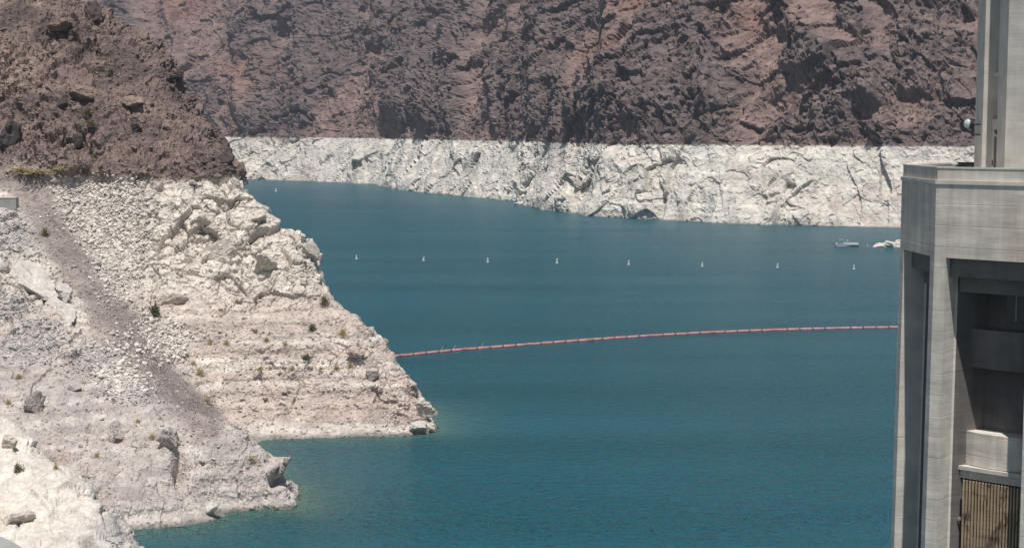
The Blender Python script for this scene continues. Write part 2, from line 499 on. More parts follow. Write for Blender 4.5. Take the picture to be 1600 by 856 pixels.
pk = np.clip(smooth(1150, 1330, bx) * smooth(30, 8, zz) * 0.8 + 0.5 * smooth(0.1, 0.5, pn[:, 0]), 0, 1)[:, None] * smooth(-0.25, 0.3, ps)
wc = wc * (1 - pk) + pinkw * pk
lay = vnoise(np.stack([PF[:, 0] * 0.01, PF[:, 1] * 0.01, zz * 0.75], 1), 9)[:, None]
lay2 = vnoise(np.stack([PF[:, 0] * 0.02, PF[:, 1] * 0.02, zz * 2.2], 1), 19)[:, None]
wc = wc * (1 + 0.1 * lay + 0.06 * lay2 + 0.09 * ps)
line = RING + 0.5 * ps[:, 0] + 0.5 * f3 * amp
wmask = smooth(0.5, -0.5, zz - line)[:, None]
unbl = smooth(0.55, 0.8, pm + 0.45 * ps) * smooth(RING - 14, RING, zz)[:, None] * 0.5
wmask = wmask * (1 - unbl)
col = col * (1 - wmask) + wc * wmask
wet = smooth(0.9, 0.0, zz)[:, None]
col *= 1 - 0.45 * wet
far = link('canyon_wall', grid_mesh('canyon_wall', PF, nrow, NC, PF[:, 2] > -5, False, np.clip(col, 0.01, 0.9)), M_far)
tag(far, 'brown canyon mountainside with a bleached white band above the far shore', None, None, 'structure')

# farther ridge seen in the gap at the top left
xs = np.linspace(-1700, 500, 160); tt = np.linspace(0, 1, 60)
TX, TT = np.meshgrid(xs, tt)
PR = np.stack([TX, 3000 + 900 * TT, TT * 430], -1).reshape(-1, 3)
PR[:, 2] += fbm(PR, 260, 5, 88, 0.5, True) * 90 * PR[:, 2] / 400
PR[:, 1] += fbm(PR, 90, 4, 89) * 45
cr = np.array([0.2, 0.15, 0.13]) * (1 + 0.3 * fbm(PR, 70, 4, 90)[:, None])
rd = link('distant_ridge', grid_mesh('distant_ridge', PR, 60, 160, None, True, cr), M_far)
tag(rd, 'hazy distant ridge showing above the canyon wall', None, None, 'structure')

# ------------------------------------------------------------------ left promontory: surveyed points -> smooth ground
ctrl = []
def cp(px, py, Y): ctrl.append(tuple(at(px, py, Y)))
def back(px, py, Y, dx, dy, z): 
    p = at(px, py, Y); ctrl.append((p[0] + dx, p[1] + dy, z))
for x, y in [(676, 674), (620, 679), (540, 681), (470, 683), (405, 687)]: ctrl.append(tuple(lake(x, y)))
def face_y(py): return 229.5 + (682 - py) * 0.094       # the face climbs at about 45 degrees
def flank(p, steps):
    for dx, dy, dz in steps: ctrl.append((p[0] + dx, p[1] + dy, max(p[2] + dz, -7)))
for x, y, e in [(672, 650, 3), (652, 612, 4), (634, 585, 4.5), (618, 562, 5), (590, 525, 6), (568, 505, 6), (545, 488, 6), (522, 462, 6), (505, 436, 6), (498, 405, 5.5), (485, 378, 5.5), (452, 366, 7), (430, 350, 7), (412, 325, 7.5), (398, 298, 8), (388, 280, 8.5)]:
    p = at(x, y, face_y(y) + e); ctrl.append(tuple(p))
    flank(p, [(1.6, 2.5, -4.5), (4.5, 6, -14), (8, 11, -30), (15, 19, -60)])
for x, y in [(560, 640), (480, 640), (420, 650), (540, 580), (460, 560), (380, 580), (500, 510), (420, 490), (330, 500), (360, 630), (440, 420), (360, 400), (280, 430),
             (300, 340), (220, 360), (160, 320), (150, 400), (230, 290), (340, 290), (620, 640), (600, 580), (360, 330), (330, 570), (250, 480)]:
    cp(x, y, face_y(y) + 4 * smooth(300, 150, x))
# old shoreline and the brown hill above
def hill_y(py): return 268 + (270 - py) * 0.155
for x, y in [(100, 270), (200, 268), (300, 268), (355, 262), (20, 268), (200, 180), (100, 190), (0, 200), (150, 90), (50, 90), (260, 200), (-60, 150), (0, 30), (90, 20), (-80, 260), (-60, -60), (220, 120), (160, 240), (60, 240), (290, 230)]:
    cp(x, y, hill_y(y))
for x, y, e in [(361, 262, 2), (352, 240, 3), (333, 205, 5), (314, 185, 6), (294, 165, 6), (272, 138, 7), (252, 112, 8), (230, 88, 8), (208, 68, 9), (178, 44, 9), (153, 25, 9), (126, 5, 9), (100, -15, 10), (60, -45, 10)]:
    p = at(x, y, hill_y(y) + e); ctrl.append(tuple(p))
    flank(p, [(2.5, 4, -4.5), (6, 10, -15), (12, 18, -34), (22, 30, -60), (40, 44, -90)])
# gully with the gravel chute
for x, y, Y in [(45, 285, 266), (75, 335, 256), (105, 385, 246), (150, 450, 236), (200, 520, 226), (255, 590, 217), (300, 630, 219), (345, 668, 222.5)]:
    cp(x, y, Y)
# ground left of the gully, lower spur
for x, y, Y in [(0, 330, 257), (20, 380, 247), (70, 430, 239), (120, 490, 230), (0, 450, 233), (40, 510, 222), (110, 540, 218), (-80, 400, 243), (-80, 520, 220),
                (0, 545, 213), (80, 572, 209), (160, 596, 207), (240, 622, 204), (310, 642, 196.5), (345, 655, 194), (364, 668, 192), (382, 684, 190.5), (400, 702, 189), (424, 738, 187), (440, 780, 185)]:
    cp(x, y, Y)
for x, y, Y in [(440, 780, 185), (424, 738, 187), (400, 702, 189), (382, 684, 190.5), (364, 668, 192), (342, 655, 194)]:
    flank(at(x, y, Y), [(2.2, 3, -3), (5, 8, -9), (8, 16, -14)])
flank(at(310, 642, 196.5), [(2, 5, -3), (4, 10, -5.5)])
for x, y, Y in [(385, 760, 185), (340, 740, 185.5), (300, 720, 186), (260, 760, 180), (200, 700, 188), (150, 740, 180), (120, 670, 192), (60, 640, 197), (0, 600, 203), (-80, 560, 209), (60, 700, 185), (0, 660, 192), (-80, 640, 194), (330, 780, 181), (220, 790, 177), (300, 680, 190), (220, 650, 197)]:
    cp(x, y, Y)
for x, y in [(443, 793), (390, 796), (335, 801), (288, 819), (230, 824), (180, 828)]: ctrl.append(tuple(lake(x, y)))
for x, y, z in [(-26.5, 180, -5), (-35.5, 174, -5.5), (-44, 166, -5), (-60, 160, -3), (-70, 170, 3), (-14, 224, -4), (-25, 219, -4), (-34, 214, -4), (-2, 238, -7), (0, 250, -8), (-90, 170, 6),
                (-10, 229, -3), (-20, 225, -3.5), (-30, 221.5, -3.5)]:
    ctrl.append((x, y, z))
ground = tps(ctrl)

UC = 620
uu = np.linspace(-0.40, -0.035, UC)
yy = np.concatenate([np.linspace(163, 226, 260, endpoint=False), np.linspace(226, 270, 330, endpoint=False), np.linspace(270, 350, 210)])
UR = len(yy)
UU, YY = np.meshgrid(uu, yy)
GX = (UU * YY).ravel(); GY = YY.ravel()
GZ = np.maximum(ground(GX, GY), -8)
PG = np.stack([GX, GY, GZ], -1)
def grid_normals(P, rows, cols):
    G = P.reshape(rows, cols, 3)
    du = np.gradient(G, axis=1); dv = np.gradient(G, axis=0)
    n = np.cross(du, dv); n /= np.linalg.norm(n, axis=-1, keepdims=True) + 1e-12
    n = np.where(n[..., 2:3] < 0, -n, n)
    return n.reshape(-1, 3)
NG = grid_normals(PG, UR, UC)
gx, gy = project(PG)
def near_line(px, py, pts):
    d = np.full(len(px), 1e9)
    for (x0, y0), (x1, y1) in zip(pts, pts[1:]):
        vx, vy = x1 - x0, y1 - y0
        t = np.clip(((px - x0) * vx + (py - y0) * vy) / (vx * vx + vy * vy), 0, 1)
        d = np.minimum(d, np.hypot(px - x0 - t * vx, py - y0 - t * vy))
    return d
wob = fbm(PG, 9, 4, 100)
chute = smooth(1.0, 0.35, (near_line(gx, gy, [(-60, 270), (20, 272), (55, 300), (82, 360), (125, 420), (185, 500), (255, 590), (330, 660)]) + 14 * wob) / 42) * smooth(0, 4, GZ)
chute = np.maximum(chute, smooth(1.0, 0.4, np.hypot((gx - 20) / 90, (gy - 278) / 28) + 0.3 * wob))
spur = smooth(222, 208, GY) * smooth(-30, -36, GX * 1.0 + (GY - 190) * 0.0 - 0) 
spur = smooth(4, -4, GY - np.interp(GX, [-110, -80, -62, -46, -36, -28, -20], [216, 213, 209, 205, 199, 194, 190]))
brown = smooth(-0.6, 0.6, GZ - RING - 0.9 * wob)
scree = np.clip(blob(gx, gy, [(150, 320, 75, 55), (185, 400, 45, 70), (110, 300, 40, 30), (230, 540, 60, 45), (200, 590, 50, 24), (180, 340, 60, 70)]) * 1.5 - 0.35 + 0.3 * wob, 0, 1) * (1 - brown)
scree2 = np.clip(blob(gx, gy, [(60, 540, 80, 34), (20, 480, 40, 40), (150, 560, 60, 30), (30, 370, 40, 40), (230, 610, 60, 22)]) * 1.5 - 0.3 + 0.3 * wob, 0, 1) * (1 - brown)
scree *= 1 - 0.85 * chute; scree2 *= 1 - 0.85 * chute
blocks = np.clip(blob(gx, gy, [(300, 380, 90, 70), (400, 420, 80, 70), (260, 310, 70, 30), (350, 300, 50, 30), (470, 420, 40, 60), (620, 610, 40, 60), (640, 640, 40, 40), (580, 540, 30, 40), (75, 455, 50, 40)]) * 1.6 - 0.25, 0, 1)
PGd = PG @ np.array([[1, 0, 0.25], [0, 0.8, 0.2], [-0.3, 0, 0.85]])
b1, k1 = facet(PGd, 5.6, 15, 0.5, 0.45)
b2, k2 = facet(PGd, 2.2, 16, 0.7, 0.4)
b3, k3 = facet(PG, 1.05, 18, 0.9, 0.2)
big = fbm(PG, 26, 4, 110, 0.5, True)
soft = np.clip(np.maximum(chute, scree * 0.9), 0, 1)
crag2 = np.clip(0.12 + 0.2 * smooth(14, 24, GZ) + 0.6 * blocks + 0.35 * smooth(0.0, 0.4, fbm(PG, 17, 3, 120)) * (1 - spur) + 0.95 * brown * smooth(-0.2, 0.25, fbm(PG, 20, 4, 121)) + 0.12 * spur, 0, 1.35) * (1 - 0.92 * soft)
disp = big * (1.0 + 1.6 * brown) * (1 - 0.7 * soft)
b0, k0 = facet(PGd, 10.5, 14, 0.6, 0.5)
white_up = smooth(14, 22, GZ) * (1 - brown) * (1 - soft)
disp += white_up * (b0 * 0.65 - 0.7 * np.exp(-k0 / 0.025))
disp += crag2 * (b1 * 0.85 + b2 * 0.3) + b3 * (0.07 + 0.1 * crag2) * (1 - 0.6 * chute)
disp -= crag2 * (0.75 * np.exp(-k1 / 0.03) + 0.3 * np.exp(-k2 / 0.04))
disp += brown * fbm(PG, 9, 4, 130, 0.5, True) * 1.5 + fbm(PG, 2.2, 4, 131) * 0.13 * (1 - 0.5 * chute) + brown * (fbm(PG, 3.2, 4, 132) * 0.3 + b3 * 0.04 + b2 * 0.12)
ter = vnoise(np.stack([GX * 0.02, GY * 0.02, GZ * 0.7], 1), 33)
terr = np.abs(((GZ + 0.5 * wob) / 1.9) % 1.0 - 0.5) * 2
disp += (ter * 0.25 + 0.22 * smooth(0.35, 0.75, terr) * smooth(24, 16, GZ)) * (1 - brown) * (1 - soft)
# hollows and overhanging ledges on the lower spur
hol = blob(gx, gy, [(288, 735, 9, 22), (437, 752, 9, 8), (187, 682, 9, 6), (100, 712, 14, 7)])
disp -= 2.4 * hol
disp += 1.6 * blob(gx, gy, [(268, 700, 12, 24), (436, 732, 14, 7), (187, 670, 12, 6)])
PG2 = PG + NG * (disp - 0.25)[:, None]
PG2[:, 0] -= 0.45
PG2[:, 2] = np.where(PG[:, 2] < -3, np.minimum(PG2[:, 2], -2), PG2[:, 2])
zz = PG2[:, 2]
pa = fbm(PG2, 14, 4, 140)[:, None]; pb = fbm(PG2, 3.5, 4, 141)[:, None]; pc = fbm(PG2, 0.9, 3, 142)[:, None]
cream = np.array([0.68, 0.635, 0.575]); pinkish = np.array([0.55, 0.48, 0.43]); mauve = np.array([0.29, 0.25, 0.235]); screec = np.array([0.5, 0.47, 0.445])
greys = np.array([0.46, 0.44, 0.425]); bro = np.array([0.22, 0.166, 0.15]); brd = np.array([0.125, 0.1, 0.093]); tan = np.array([0.31, 0.24, 0.2]); spc = np.array([0.5, 0.455, 0.43])
def lerp(a, b, m):
    m = m if getattr(m, 'ndim', 1) == 2 else m[:, None]
    return a * (1 - m) + b * m
low = smooth(21, 15, zz + 2.5 * pa[:, 0])
colg = lerp(cream * (1 + 0.06 * pa), pinkish, low)
colg = lerp(colg, np.array([0.44, 0.36, 0.315]), smooth(0.15, 0.5, pa + 0.4 * pb) * 0.6 * low[:, None])
bands = vnoise(np.stack([GX * 0.012, GY * 0.012, zz * 1.35], 1), 44)
bands2 = vnoise(np.stack([GX * 0.02, GY * 0.02, zz * 3.5], 1), 45)
colg = lerp(colg, np.array([0.66, 0.62, 0.575]), smooth(0.12, 0.42, bands + 0.45 * bands2) * 0.75 * low)
colg = lerp(colg, spc * (1 + 0.16 * pa), spur)
colg = lerp(colg, np.array([0.45, 0.35, 0.285]), spur[:, None] * smooth(0.05, 0.5, pa + 0.3 * pb) * 0.7)
colg = lerp(colg, np.array([0.56, 0.53, 0.5]), spur * smooth(0.1, 0.45, bands + 0.4 * bands2) * 0.6)
colg = lerp(colg, np.array([0.6, 0.57, 0.53]), spur * smooth(3.2, 0.8, zz) * 0.8)
colg = lerp(colg, screec, scree); colg = lerp(colg, greys, scree2 * 0.9)
brc = lerp(lerp(np.repeat(bro[None], len(zz), 0), brd, smooth(0.0, 0.45, pa + 0.5 * pb + 0.2 * (b1[:, None]) + 0.7 * blob(gx, gy, [(60, 25, 70, 26), (110, 60, 50, 24), (15, 20, 20, 40), (150, 90, 40, 16), (330, 250, 22, 30)])[:, None]) * 0.9), tan, smooth(0.0, 0.5, -pa + 0.6 * pb) * smooth(110, 60, gx + 0.2 * gy)[:, None] * 0.8)
brc = lerp(brc, tan, smooth(0.2, 0.6, pb - 0.3 * pa) * 0.5)
colg = lerp(colg, brc, smooth(-0.5, 0.5, zz - RING - 1.0 * pb[:, 0] - 0.5 * pa[:, 0]) * (1 - blob(gx, gy, [(40, 330, 50, 30)])))
colg = lerp(colg, mauve * (1 + 0.12 * pb), np.clip(chute, 0, 1) * 0.92)
colg = colg * (1 + 0.16 * pb + 0.14 * pc + 0.07 * b2[:, None])
colg *= 1 - 0.5 * smooth(0.75, 0.1, zz + 0.2 * pb[:, 0])[:, None]
M_keep = zz > -3
hill = link('hillside', grid_mesh('hillside', PG2, UR, UC, M_keep, False, np.clip(colg, 0.02, 0.9)), M_near)
tag(hill, 'rocky promontory, bleached pale below the old waterline and brown above', None, None, 'structure')

# ------------------------------------------------------------------ near pale rock shelf, bottom left
sc = []
def cs(px, py, Y): sc.append(tuple(at(px, py, Y)))
for x, y, Y in [(0, 645, 118), (35, 662, 116.5), (70, 690, 114.5), (130, 738, 110), (190, 792, 105), (215, 850, 100), (225, 920, 95),
                (0, 700, 113.2), (0, 760, 107.5), (0, 856, 99), (60, 760, 107), (60, 856, 98.5), (130, 800, 103.5), (150, 856, 98.5), (-120, 630, 119.5), (-120, 760, 108.5), (-120, 900, 96), (100, 920, 94), (0, 930, 93)]:
    cs(x, y, Y)
for x, y, Y in [(-120, 630, 119.5), (0, 645, 118), (70, 690, 114.5), (130, 738, 110), (190, 792, 105), (215, 850, 100), (225, 920, 95)]:
    p = at(x, y, Y); sc.append((p[0] + 3.5, p[1] + 6, p[2] - 9)); sc.append((p[0] + 8, p[1] + 13, p[2] - 22))
shelf_f = tps(sc)
HC, HR = 330, 330
hu = np.linspace(-0.40, -0.2, HC); hy = np.linspace(80, 142, HR)
HU, HY = np.meshgrid(hu, hy)
PX = (HU * HY).ravel(); PY = HY.ravel(); PZ = np.maximum(shelf_f(PX, PY), -4)
PS = np.stack([PX, PY, PZ], -1)
NS = grid_normals(PS, HR, HC)
hx, hyp = project(PS)
dip = np.array([[0.9, 0.1, 0.3], [0.0, 0.62, 0.3], [0.4, 0.2, 1.6]])
PSd = PS @ dip
s1, e1 = facet(PSd, 4.2, 25, 0.45, 0.45); s2, e2 = facet(PSd, 1.5, 26, 0.6, 0.4); s3, e3 = facet(PS, 0.45, 27, 0.8, 0.3)
ds = s1 * 0.3 + s2 * 0.1 + s3 * 0.035 + fbm(PS, 6, 5, 28, 0.45, True) * 0.25 + fbm(PS, 0.8, 4, 31) * 0.06
ds -= 0.42 * np.exp(-e1 / 0.03) * smooth(-0.1, 0.3, fbm(PS, 6, 3, 29)) + 0.12 * np.exp(-e2 / 0.03) * smooth(0.0, 0.4, fbm(PS, 4, 3, 30))
crack = near_line(hx, hyp, [(77, 771), (90, 783), (103, 795), (122, 802), (140, 799), (158, 792)])
ds -= 0.9 * np.exp(-(crack / 1.6) ** 2)
ds -= 0.8 * blob(hx, hyp, [(22, 822, 20, 9), (40, 812, 10, 8), (170, 845, 14, 10), (192, 797, 4, 5)]) 
ds += 0.4 * blob(hx, hyp, [(25, 806, 22, 6), (170, 835, 16, 6)])
PS2 = PS + NS * ds[:, None]
PS2[:, 0] -= 1.3
q1 = fbm(PS2, 6, 4, 34)[:, None]; q2 = fbm(PS2, 1.2, 4, 35)[:, None]
cs_ = np.array([0.67, 0.63, 0.575]) * (1 + 0.07 * q1 + 0.1 * q2)
cs_ = lerp(cs_, np.array([0.63, 0.53, 0.42]), smooth(0.15, 0.5, q1 + 0.3 * q2) * 0.5)
cs_ = lerp(cs_, np.array([0.4, 0.385, 0.37]), np.clip(blob(hx, hyp, [(200, 830, 26, 40), (170, 845, 24, 12)]) * 1.3, 0, 1) * 0.7)
shelf = link('rock_shelf', grid_mesh('rock_shelf', PS2, HR, HC, None, True, np.clip(cs_, 0.02, 0.9)), M_shelf)
tag(shelf, 'pale cream bedrock shelf with a dark crack in the near corner', None, None, 'structure')

# ------------------------------------------------------------------ lake
wy = np.concatenate([np.linspace(20, 150, 40, endpoint=False), np.linspace(150, 420, 260, endpoint=False), np.geomspace(420, 6000, 110)])
wu = np.concatenate([np.linspace(-1.2, -0.4, 20, endpoint=False), np.linspace(-0.4, 0.0, 240, endpoint=False), np.linspace(0, 0.9, 60)])
WU, WY = np.meshgrid(wu, wy)
WX = (WU * WY).ravel(); WYr = WY.ravel()
edge = PG2[(np.abs(PG2[:, 2]) < 0.25)][:, :2]
edge = edge[:: max(1, len(edge) // 1500)]
dist = np.full(len(WX), 1e6)
sel = (WYr > 140) & (WYr < 380) & (WX < 40)
ws = np.stack([WX[sel], WYr[sel]], 1)
dm = np.full(len(ws), 1e6)
for k in range(0, len(edge), 100):
    e = edge[k:k + 100]
    dm = np.minimum(dm, ((ws[:, None] - e[None]) ** 2).sum(-1).min(1))
dist[sel] = np.sqrt(dm)
shal = 1.0 * np.exp(-dist / 4.0)
PWt = np.stack([WX, WYr, np.zeros_like(WX)], 1)
fd = np.full(len(WX), 1e6)
fs = np.stack([fx, fy], 1)[::6]
selF = WYr > 500
wsF = PWt[selF][:, :2]
dmF = np.full(len(wsF), 1e12)
for k in range(0, len(fs), 60):
    dmF = np.minimum(dmF, ((wsF[:, None] - fs[k:k + 60][None]) ** 2).sum(-1).min(1))
fd[selF] = np.sqrt(dmF)
shal = np.maximum(shal, 0.35 * np.exp(-fd / 10))
wm_ = grid_mesh('water', PWt, len(wy), len(wu), None, True)
at_ = wm_.attributes.new('shallow', 'FLOAT', 'POINT'); at_.data.foreach_set('value', shal.astype(np.float32))
lk = link('water', wm_, M_water)
tag(lk, 'rippled teal lake water filling the canyon', None, None, 'structure')
bmf = bmesh.new()
box(bmf, -9000, 9000, -300, 12000, -42, -40)
fl = bobj('lake_bed', bmf, plain_rock('lake_bed_silt', (0.2, 0.19, 0.17), 0.05))
tag(fl, 'silt bed under the lake', None, None, 'structure')
print('terrain done')
# ------------------------------------------------------------------ finding a place on the ground
g2x, g2y = project(PG2); s2x, s2y = project(PS2); f2x, f2y = project(PF)
SURF = {'hill': (PG2, g2x, g2y), 'shelf': (PS2, s2x, s2y), 'far': (PF, f2x, f2y)}
def spot(px, py, which='hill', r=3.0):
    P, X, Y = SURF[which]
    d = np.hypot(X - px, Y - py)
    i = np.where(d < r)[0]
    if len(i) == 0: i = np.array([np.argmin(d)])
    return P[i[np.argmin(P[i, 1])]]
# front-most ground per 2 px cell, so that things are set only where the ground is in view
def front(P, X, Y):
    ok = (X > -30) & (X < 1600) & (Y > -30) & (Y < 870) & (P[:, 2] > 0.15)
    i = np.where(ok)[0]
    key = (np.floor(X[i] / 2) + 50).astype(np.int64) * 2000 + (np.floor(Y[i] / 2) + 50).astype(np.int64)
    o = np.lexsort((P[i, 1], key))
    k = key[o]
    return i[o[np.concatenate([[True], k[1:] != k[:-1]])]]
shelf_top = np.interp(np.arange(-40, 260), [0, 35, 70, 130, 190, 215, 218], [645, 662, 690, 738, 792, 850, 900])
FRONT = front(PG2, g2x, g2y)
FRONT = FRONT[g2y[FRONT] < np.interp(g2x[FRONT], [-40, 0, 35, 70, 130, 190, 215, 217], [630, 645, 662, 690, 738, 792, 850, 2000])]

# ------------------------------------------------------------------ stones
ICO = {}
for lv in (1, 2, 3, 4):
    bm = bmesh.new()
    bmesh.ops.create_icosphere(bm, subdivisions=lv, radius=1)
    ICO[lv] = (np.array([v.co[:] for v in bm.verts]), np.array([[v.index for v in f.verts] for f in bm.faces]))
    bm.free()
def stone(seed, lv=2, planes=11, size=(1, 0.8, 0.65), rough=0.03):
    """an angular stone: a ball cut by random planes, then slightly worn"""
    r = np.random.default_rng(seed)
    V, T = ICO[lv]
    N = r.normal(size=(planes, 3)); N /= np.linalg.norm(N, axis=1, keepdims=True)
    D = r.uniform(0.42, 0.85, planes)
    dots = V @ N.T
    rad = np.where(dots > 0.08, D / np.maximum(dots, 0.08), 9).min(1)
    rad = np.minimum(rad, 1.1)
    P = V * rad[:, None]
    if lv >= 3:
        q1, c1 = facet(P * 1.9 + seed * 3.1, 1.0, seed, 0.7, 0.3)
        q2, c2 = facet(P * 4.6 + seed * 1.7, 1.0, seed + 5, 0.8, 0.25)
        P = P * (1 + 0.085 * q1 + 0.03 * q2 - 0.06 * np.exp(-c1 / 0.05))[:, None]
    P = P * (1 + rough * vnoise(V * 2.3 + seed, seed)[:, None] + rough * 0.7 * vnoise(V * 6 + seed, seed)[:, None])
    return P * np.array(size), T
STONE_ME = {}
def stone_mesh(seed, lv, size, col, mat, key=None):
    k = (seed, lv, size, col)
    if k not in STONE_ME:
        V, T = stone(seed, lv, 12, size)
        n = vnoise(V * 3 + seed, seed)[:, None]
        me = tri_mesh('stone', V, T, np.clip(np.array(col) * (1 + 0.1 * n), 0.02, 0.9))
        me.materials.append(mat)
        STONE_ME[k] = me
    return STONE_ME[k]

CREAM, PINK, GREY, BROWN, DARK = (0.6, 0.555, 0.5), (0.5, 0.43, 0.385), (0.42, 0.405, 0.395), (0.19, 0.152, 0.134), (0.085, 0.075, 0.074)
PPM = lambda Y: FPX / Y
def boulder(px, py, wpx, hpx, seed, col, label, which='hill', rot=0.0, sink=0.25, cat='boulder', tilt=0.0, lv=3, deep=0.9, group=None, name='boulder', lie=False):
    p = spot(px, py, which)
    sx = wpx / PPM(p[1]) / 2 / 0.78; sz = hpx / PPM(p[1]) / 2 / 0.74
    me = stone_mesh(seed, lv, (round(float(sx), 3), round(float(sx * deep), 3), round(float(sz), 3)), col, M_stones)
    o = bpy.data.objects.new(name, me)
    C.objects.link(o)
    o.location = (p[0], p[1], p[2] + sz * (0.74 - 2 * sink * 0.74))
    o.rotation_euler = (0, tilt, rot)
    if lie:
        o.rotation_euler = (R(40), tilt, 0.25); o.location = (p[0], p[1], p[2] - sz * 0.3)
    return tag(o, label, cat, group)

for a in [
    (14, 222, 40, 52, 3, DARK, 'large dark brown boulder on the slope at the left edge'),
    (97, 166, 17, 17, 5, DARK, 'small near-black boulder above the large dark boulder'),
    (118, 222, 15, 20, 6, DARK, 'dark wedge-shaped rock on the brown slope right of the large dark boulder'),
    (133, 146, 38, 18, 8, (0.24, 0.185, 0.155), 'long tan-brown boulder lying on the brown slope'),
    (206, 163, 26, 20, 9, (0.27, 0.215, 0.18), 'pale tan boulder high on the brown slope'),
    (214, 186, 22, 18, 10, (0.23, 0.185, 0.165), 'smooth mauve boulder below the pale tan boulder'),
    (214, 200, 18, 12, 12, DARK, 'small dark rock under the smooth mauve boulder'),
    (356, 252, 20, 30, 14, (0.11, 0.09, 0.085), 'dark rounded outcrop at the end of the brown headland'),
    (278, 122, 30, 18, 15, (0.17, 0.13, 0.115), 'brown boulder on the skyline of the brown hill'),
    (150, 30, 24, 34, 16, (0.13, 0.1, 0.095), 'tall dark block near the top of the brown hill'),
    (95, 45, 40, 20, 17, (0.2, 0.15, 0.125), 'broad overhanging brown ledge block near the hilltop'),
    (55, 637, 33, 36, 20, (0.43, 0.39, 0.37), 'grey perched boulder with a dark shadow above the near shelf'),
    (437, 738, 24, 20, 21, (0.46, 0.43, 0.41), 'rounded grey rock sticking out at the tip of the lower spur'),
    (486, 396, 24, 34, 22, (0.5, 0.475, 0.44), 'blocky boulder with a shaded face on the pale ridge edge'),
    (580, 515, 10, 11, 23, CREAM, 'small pale knob of rock standing on the ridge edge'),
    (333, 360, 24, 14, 24, (0.52, 0.48, 0.43), 'brown-faced pale block in the middle of the white slope'),
    (319, 342, 16, 9, 25, (0.42, 0.38, 0.34), 'small grey-brown block just above the brown-faced block'),
    (300, 286, 14, 9, 26, (0.4, 0.37, 0.34), 'small brown block near the top of the white slope'),
    (662, 642, 40, 28, 27, CREAM, 'big pale block at the waterside tip of the promontory'),
    (655, 664, 26, 13, 28, (0.56, 0.52, 0.47), 'flat pale slab under the big block at the promontory tip'),
    (672, 668, 15, 11, 29, (0.6, 0.56, 0.5), 'smallest pale block at the waterline of the promontory tip'),
    (583, 590, 24, 26, 30, (0.45, 0.415, 0.385), 'grey leaning rock with dark clefts on the lower right face'),
    (553, 555, 22, 16, 31, PINK, 'pinkish block on the lower right face below the ridge'),
    (405, 340, 24, 18, 35, CREAM, 'pale angular block below the headland near the ridge edge'),
    (386, 285, 16, 14, 36, (0.6, 0.56, 0.5), 'pale block under the dark end of the headland'),
    (8, 417, 16, 13, 42, (0.5, 0.48, 0.46), 'pale grey rock at the left edge above the long white outcrop'),
    (115, 606, 20, 12, 43, (0.44, 0.4, 0.38), 'flat grey rock with a shaded lip on the lower spur'),
    (187, 678, 20, 12, 44, (0.38, 0.34, 0.32), 'dark-hollowed brown rock on the lower spur'),
    (262, 690, 34, 26, 45, (0.47, 0.44, 0.42), 'grey cracked block above the dark cleft of the lower spur'),
    (330, 795, 24, 20, 46, (0.6, 0.57, 0.53), 'pale jointed rock at the waterline of the lower spur'),
]:
    boulder(*a[:7], sink=0.34, lv=4)
for a in [
    (352, 392, 62, 52, 32, (0.6, 0.555, 0.495), 'large pale cream slab in the centre of the white slope'),
    (420, 412, 40, 56, 38, (0.58, 0.545, 0.495), 'steep pale slab on the right of the white slope below the ridge'),
    (262, 462, 60, 44, 39, (0.57, 0.515, 0.455), 'smooth tan-banded slab right of the dark green shrub')]:
    boulder(*a[:7], lie=True, lv=4, deep=0.42)
# rocks on the near shelf
for a in [(14, 694, 30, 22, 50, (0.5, 0.455, 0.41), 'brown-faced broken block at the left end of the near shelf'),
          (28, 812, 44, 20, 51, (0.52, 0.475, 0.425), 'cracked tan block at the bottom left of the near shelf'),
          (172, 843, 30, 16, 52, (0.4, 0.385, 0.37), 'grey rounded rock at the lower edge of the near shelf'),
          (192, 793, 9, 10, 53, (0.52, 0.48, 0.44), 'small block at the outer edge of the near shelf')]:
    boulder(*a[:7], which='shelf', sink=0.42, lv=4)
# long white outcrop left of the gravel chute
def outcrop():
    a, b = spot(20, 405), spot(120, 500)
    root = empty('rock_outcrop', tuple((a + b) / 2), 'long white outcrop of smooth rock beside the gravel chute', 'outcrop')
    ax = b - a; L = float(np.linalg.norm(ax)); ax /= L
    upv = np.array([0, -0.55, 0.83]); side = np.cross(ax, upv); side /= np.linalg.norm(side); upv = np.cross(side, ax)
    V, T = ICO[3]
    def lump(name, cx, cs_, cu, lx, ls, lu, seed, col):
        P, T2 = stone(seed, 4, 16, (lx, ls, lu), 0.04)
        W = (a + b) / 2 + np.outer(P[:, 0] + cx, ax) + np.outer(P[:, 1] + cs_, side) + np.outer(P[:, 2] + cu, upv)
        n = vnoise(W * 0.8, seed)[:, None]
        link(name, tri_mesh(name, W - (a + b) / 2, T2, np.clip(np.array(col) * (1 + 0.08 * n), 0, 0.9)), M_stones, root)
    lump('slab', -L * 0.1, 0, -0.3, L * 0.55, 3.3, 1.5, 60, (0.58, 0.55, 0.515))
    lump('slab', L * 0.34, 0.5, 0.0, L * 0.24, 2.7, 1.5, 61, (0.56, 0.53, 0.5))
    lump('overhang', L * 0.22, -1.6, 0.9, 2.4, 1.5, 1.2, 62, (0.55, 0.52, 0.49))
    lump('overhang', L * 0.1, -1.7, 0.7, 1.5, 1.0, 0.9, 63, (0.57, 0.53, 0.49))
outcrop()
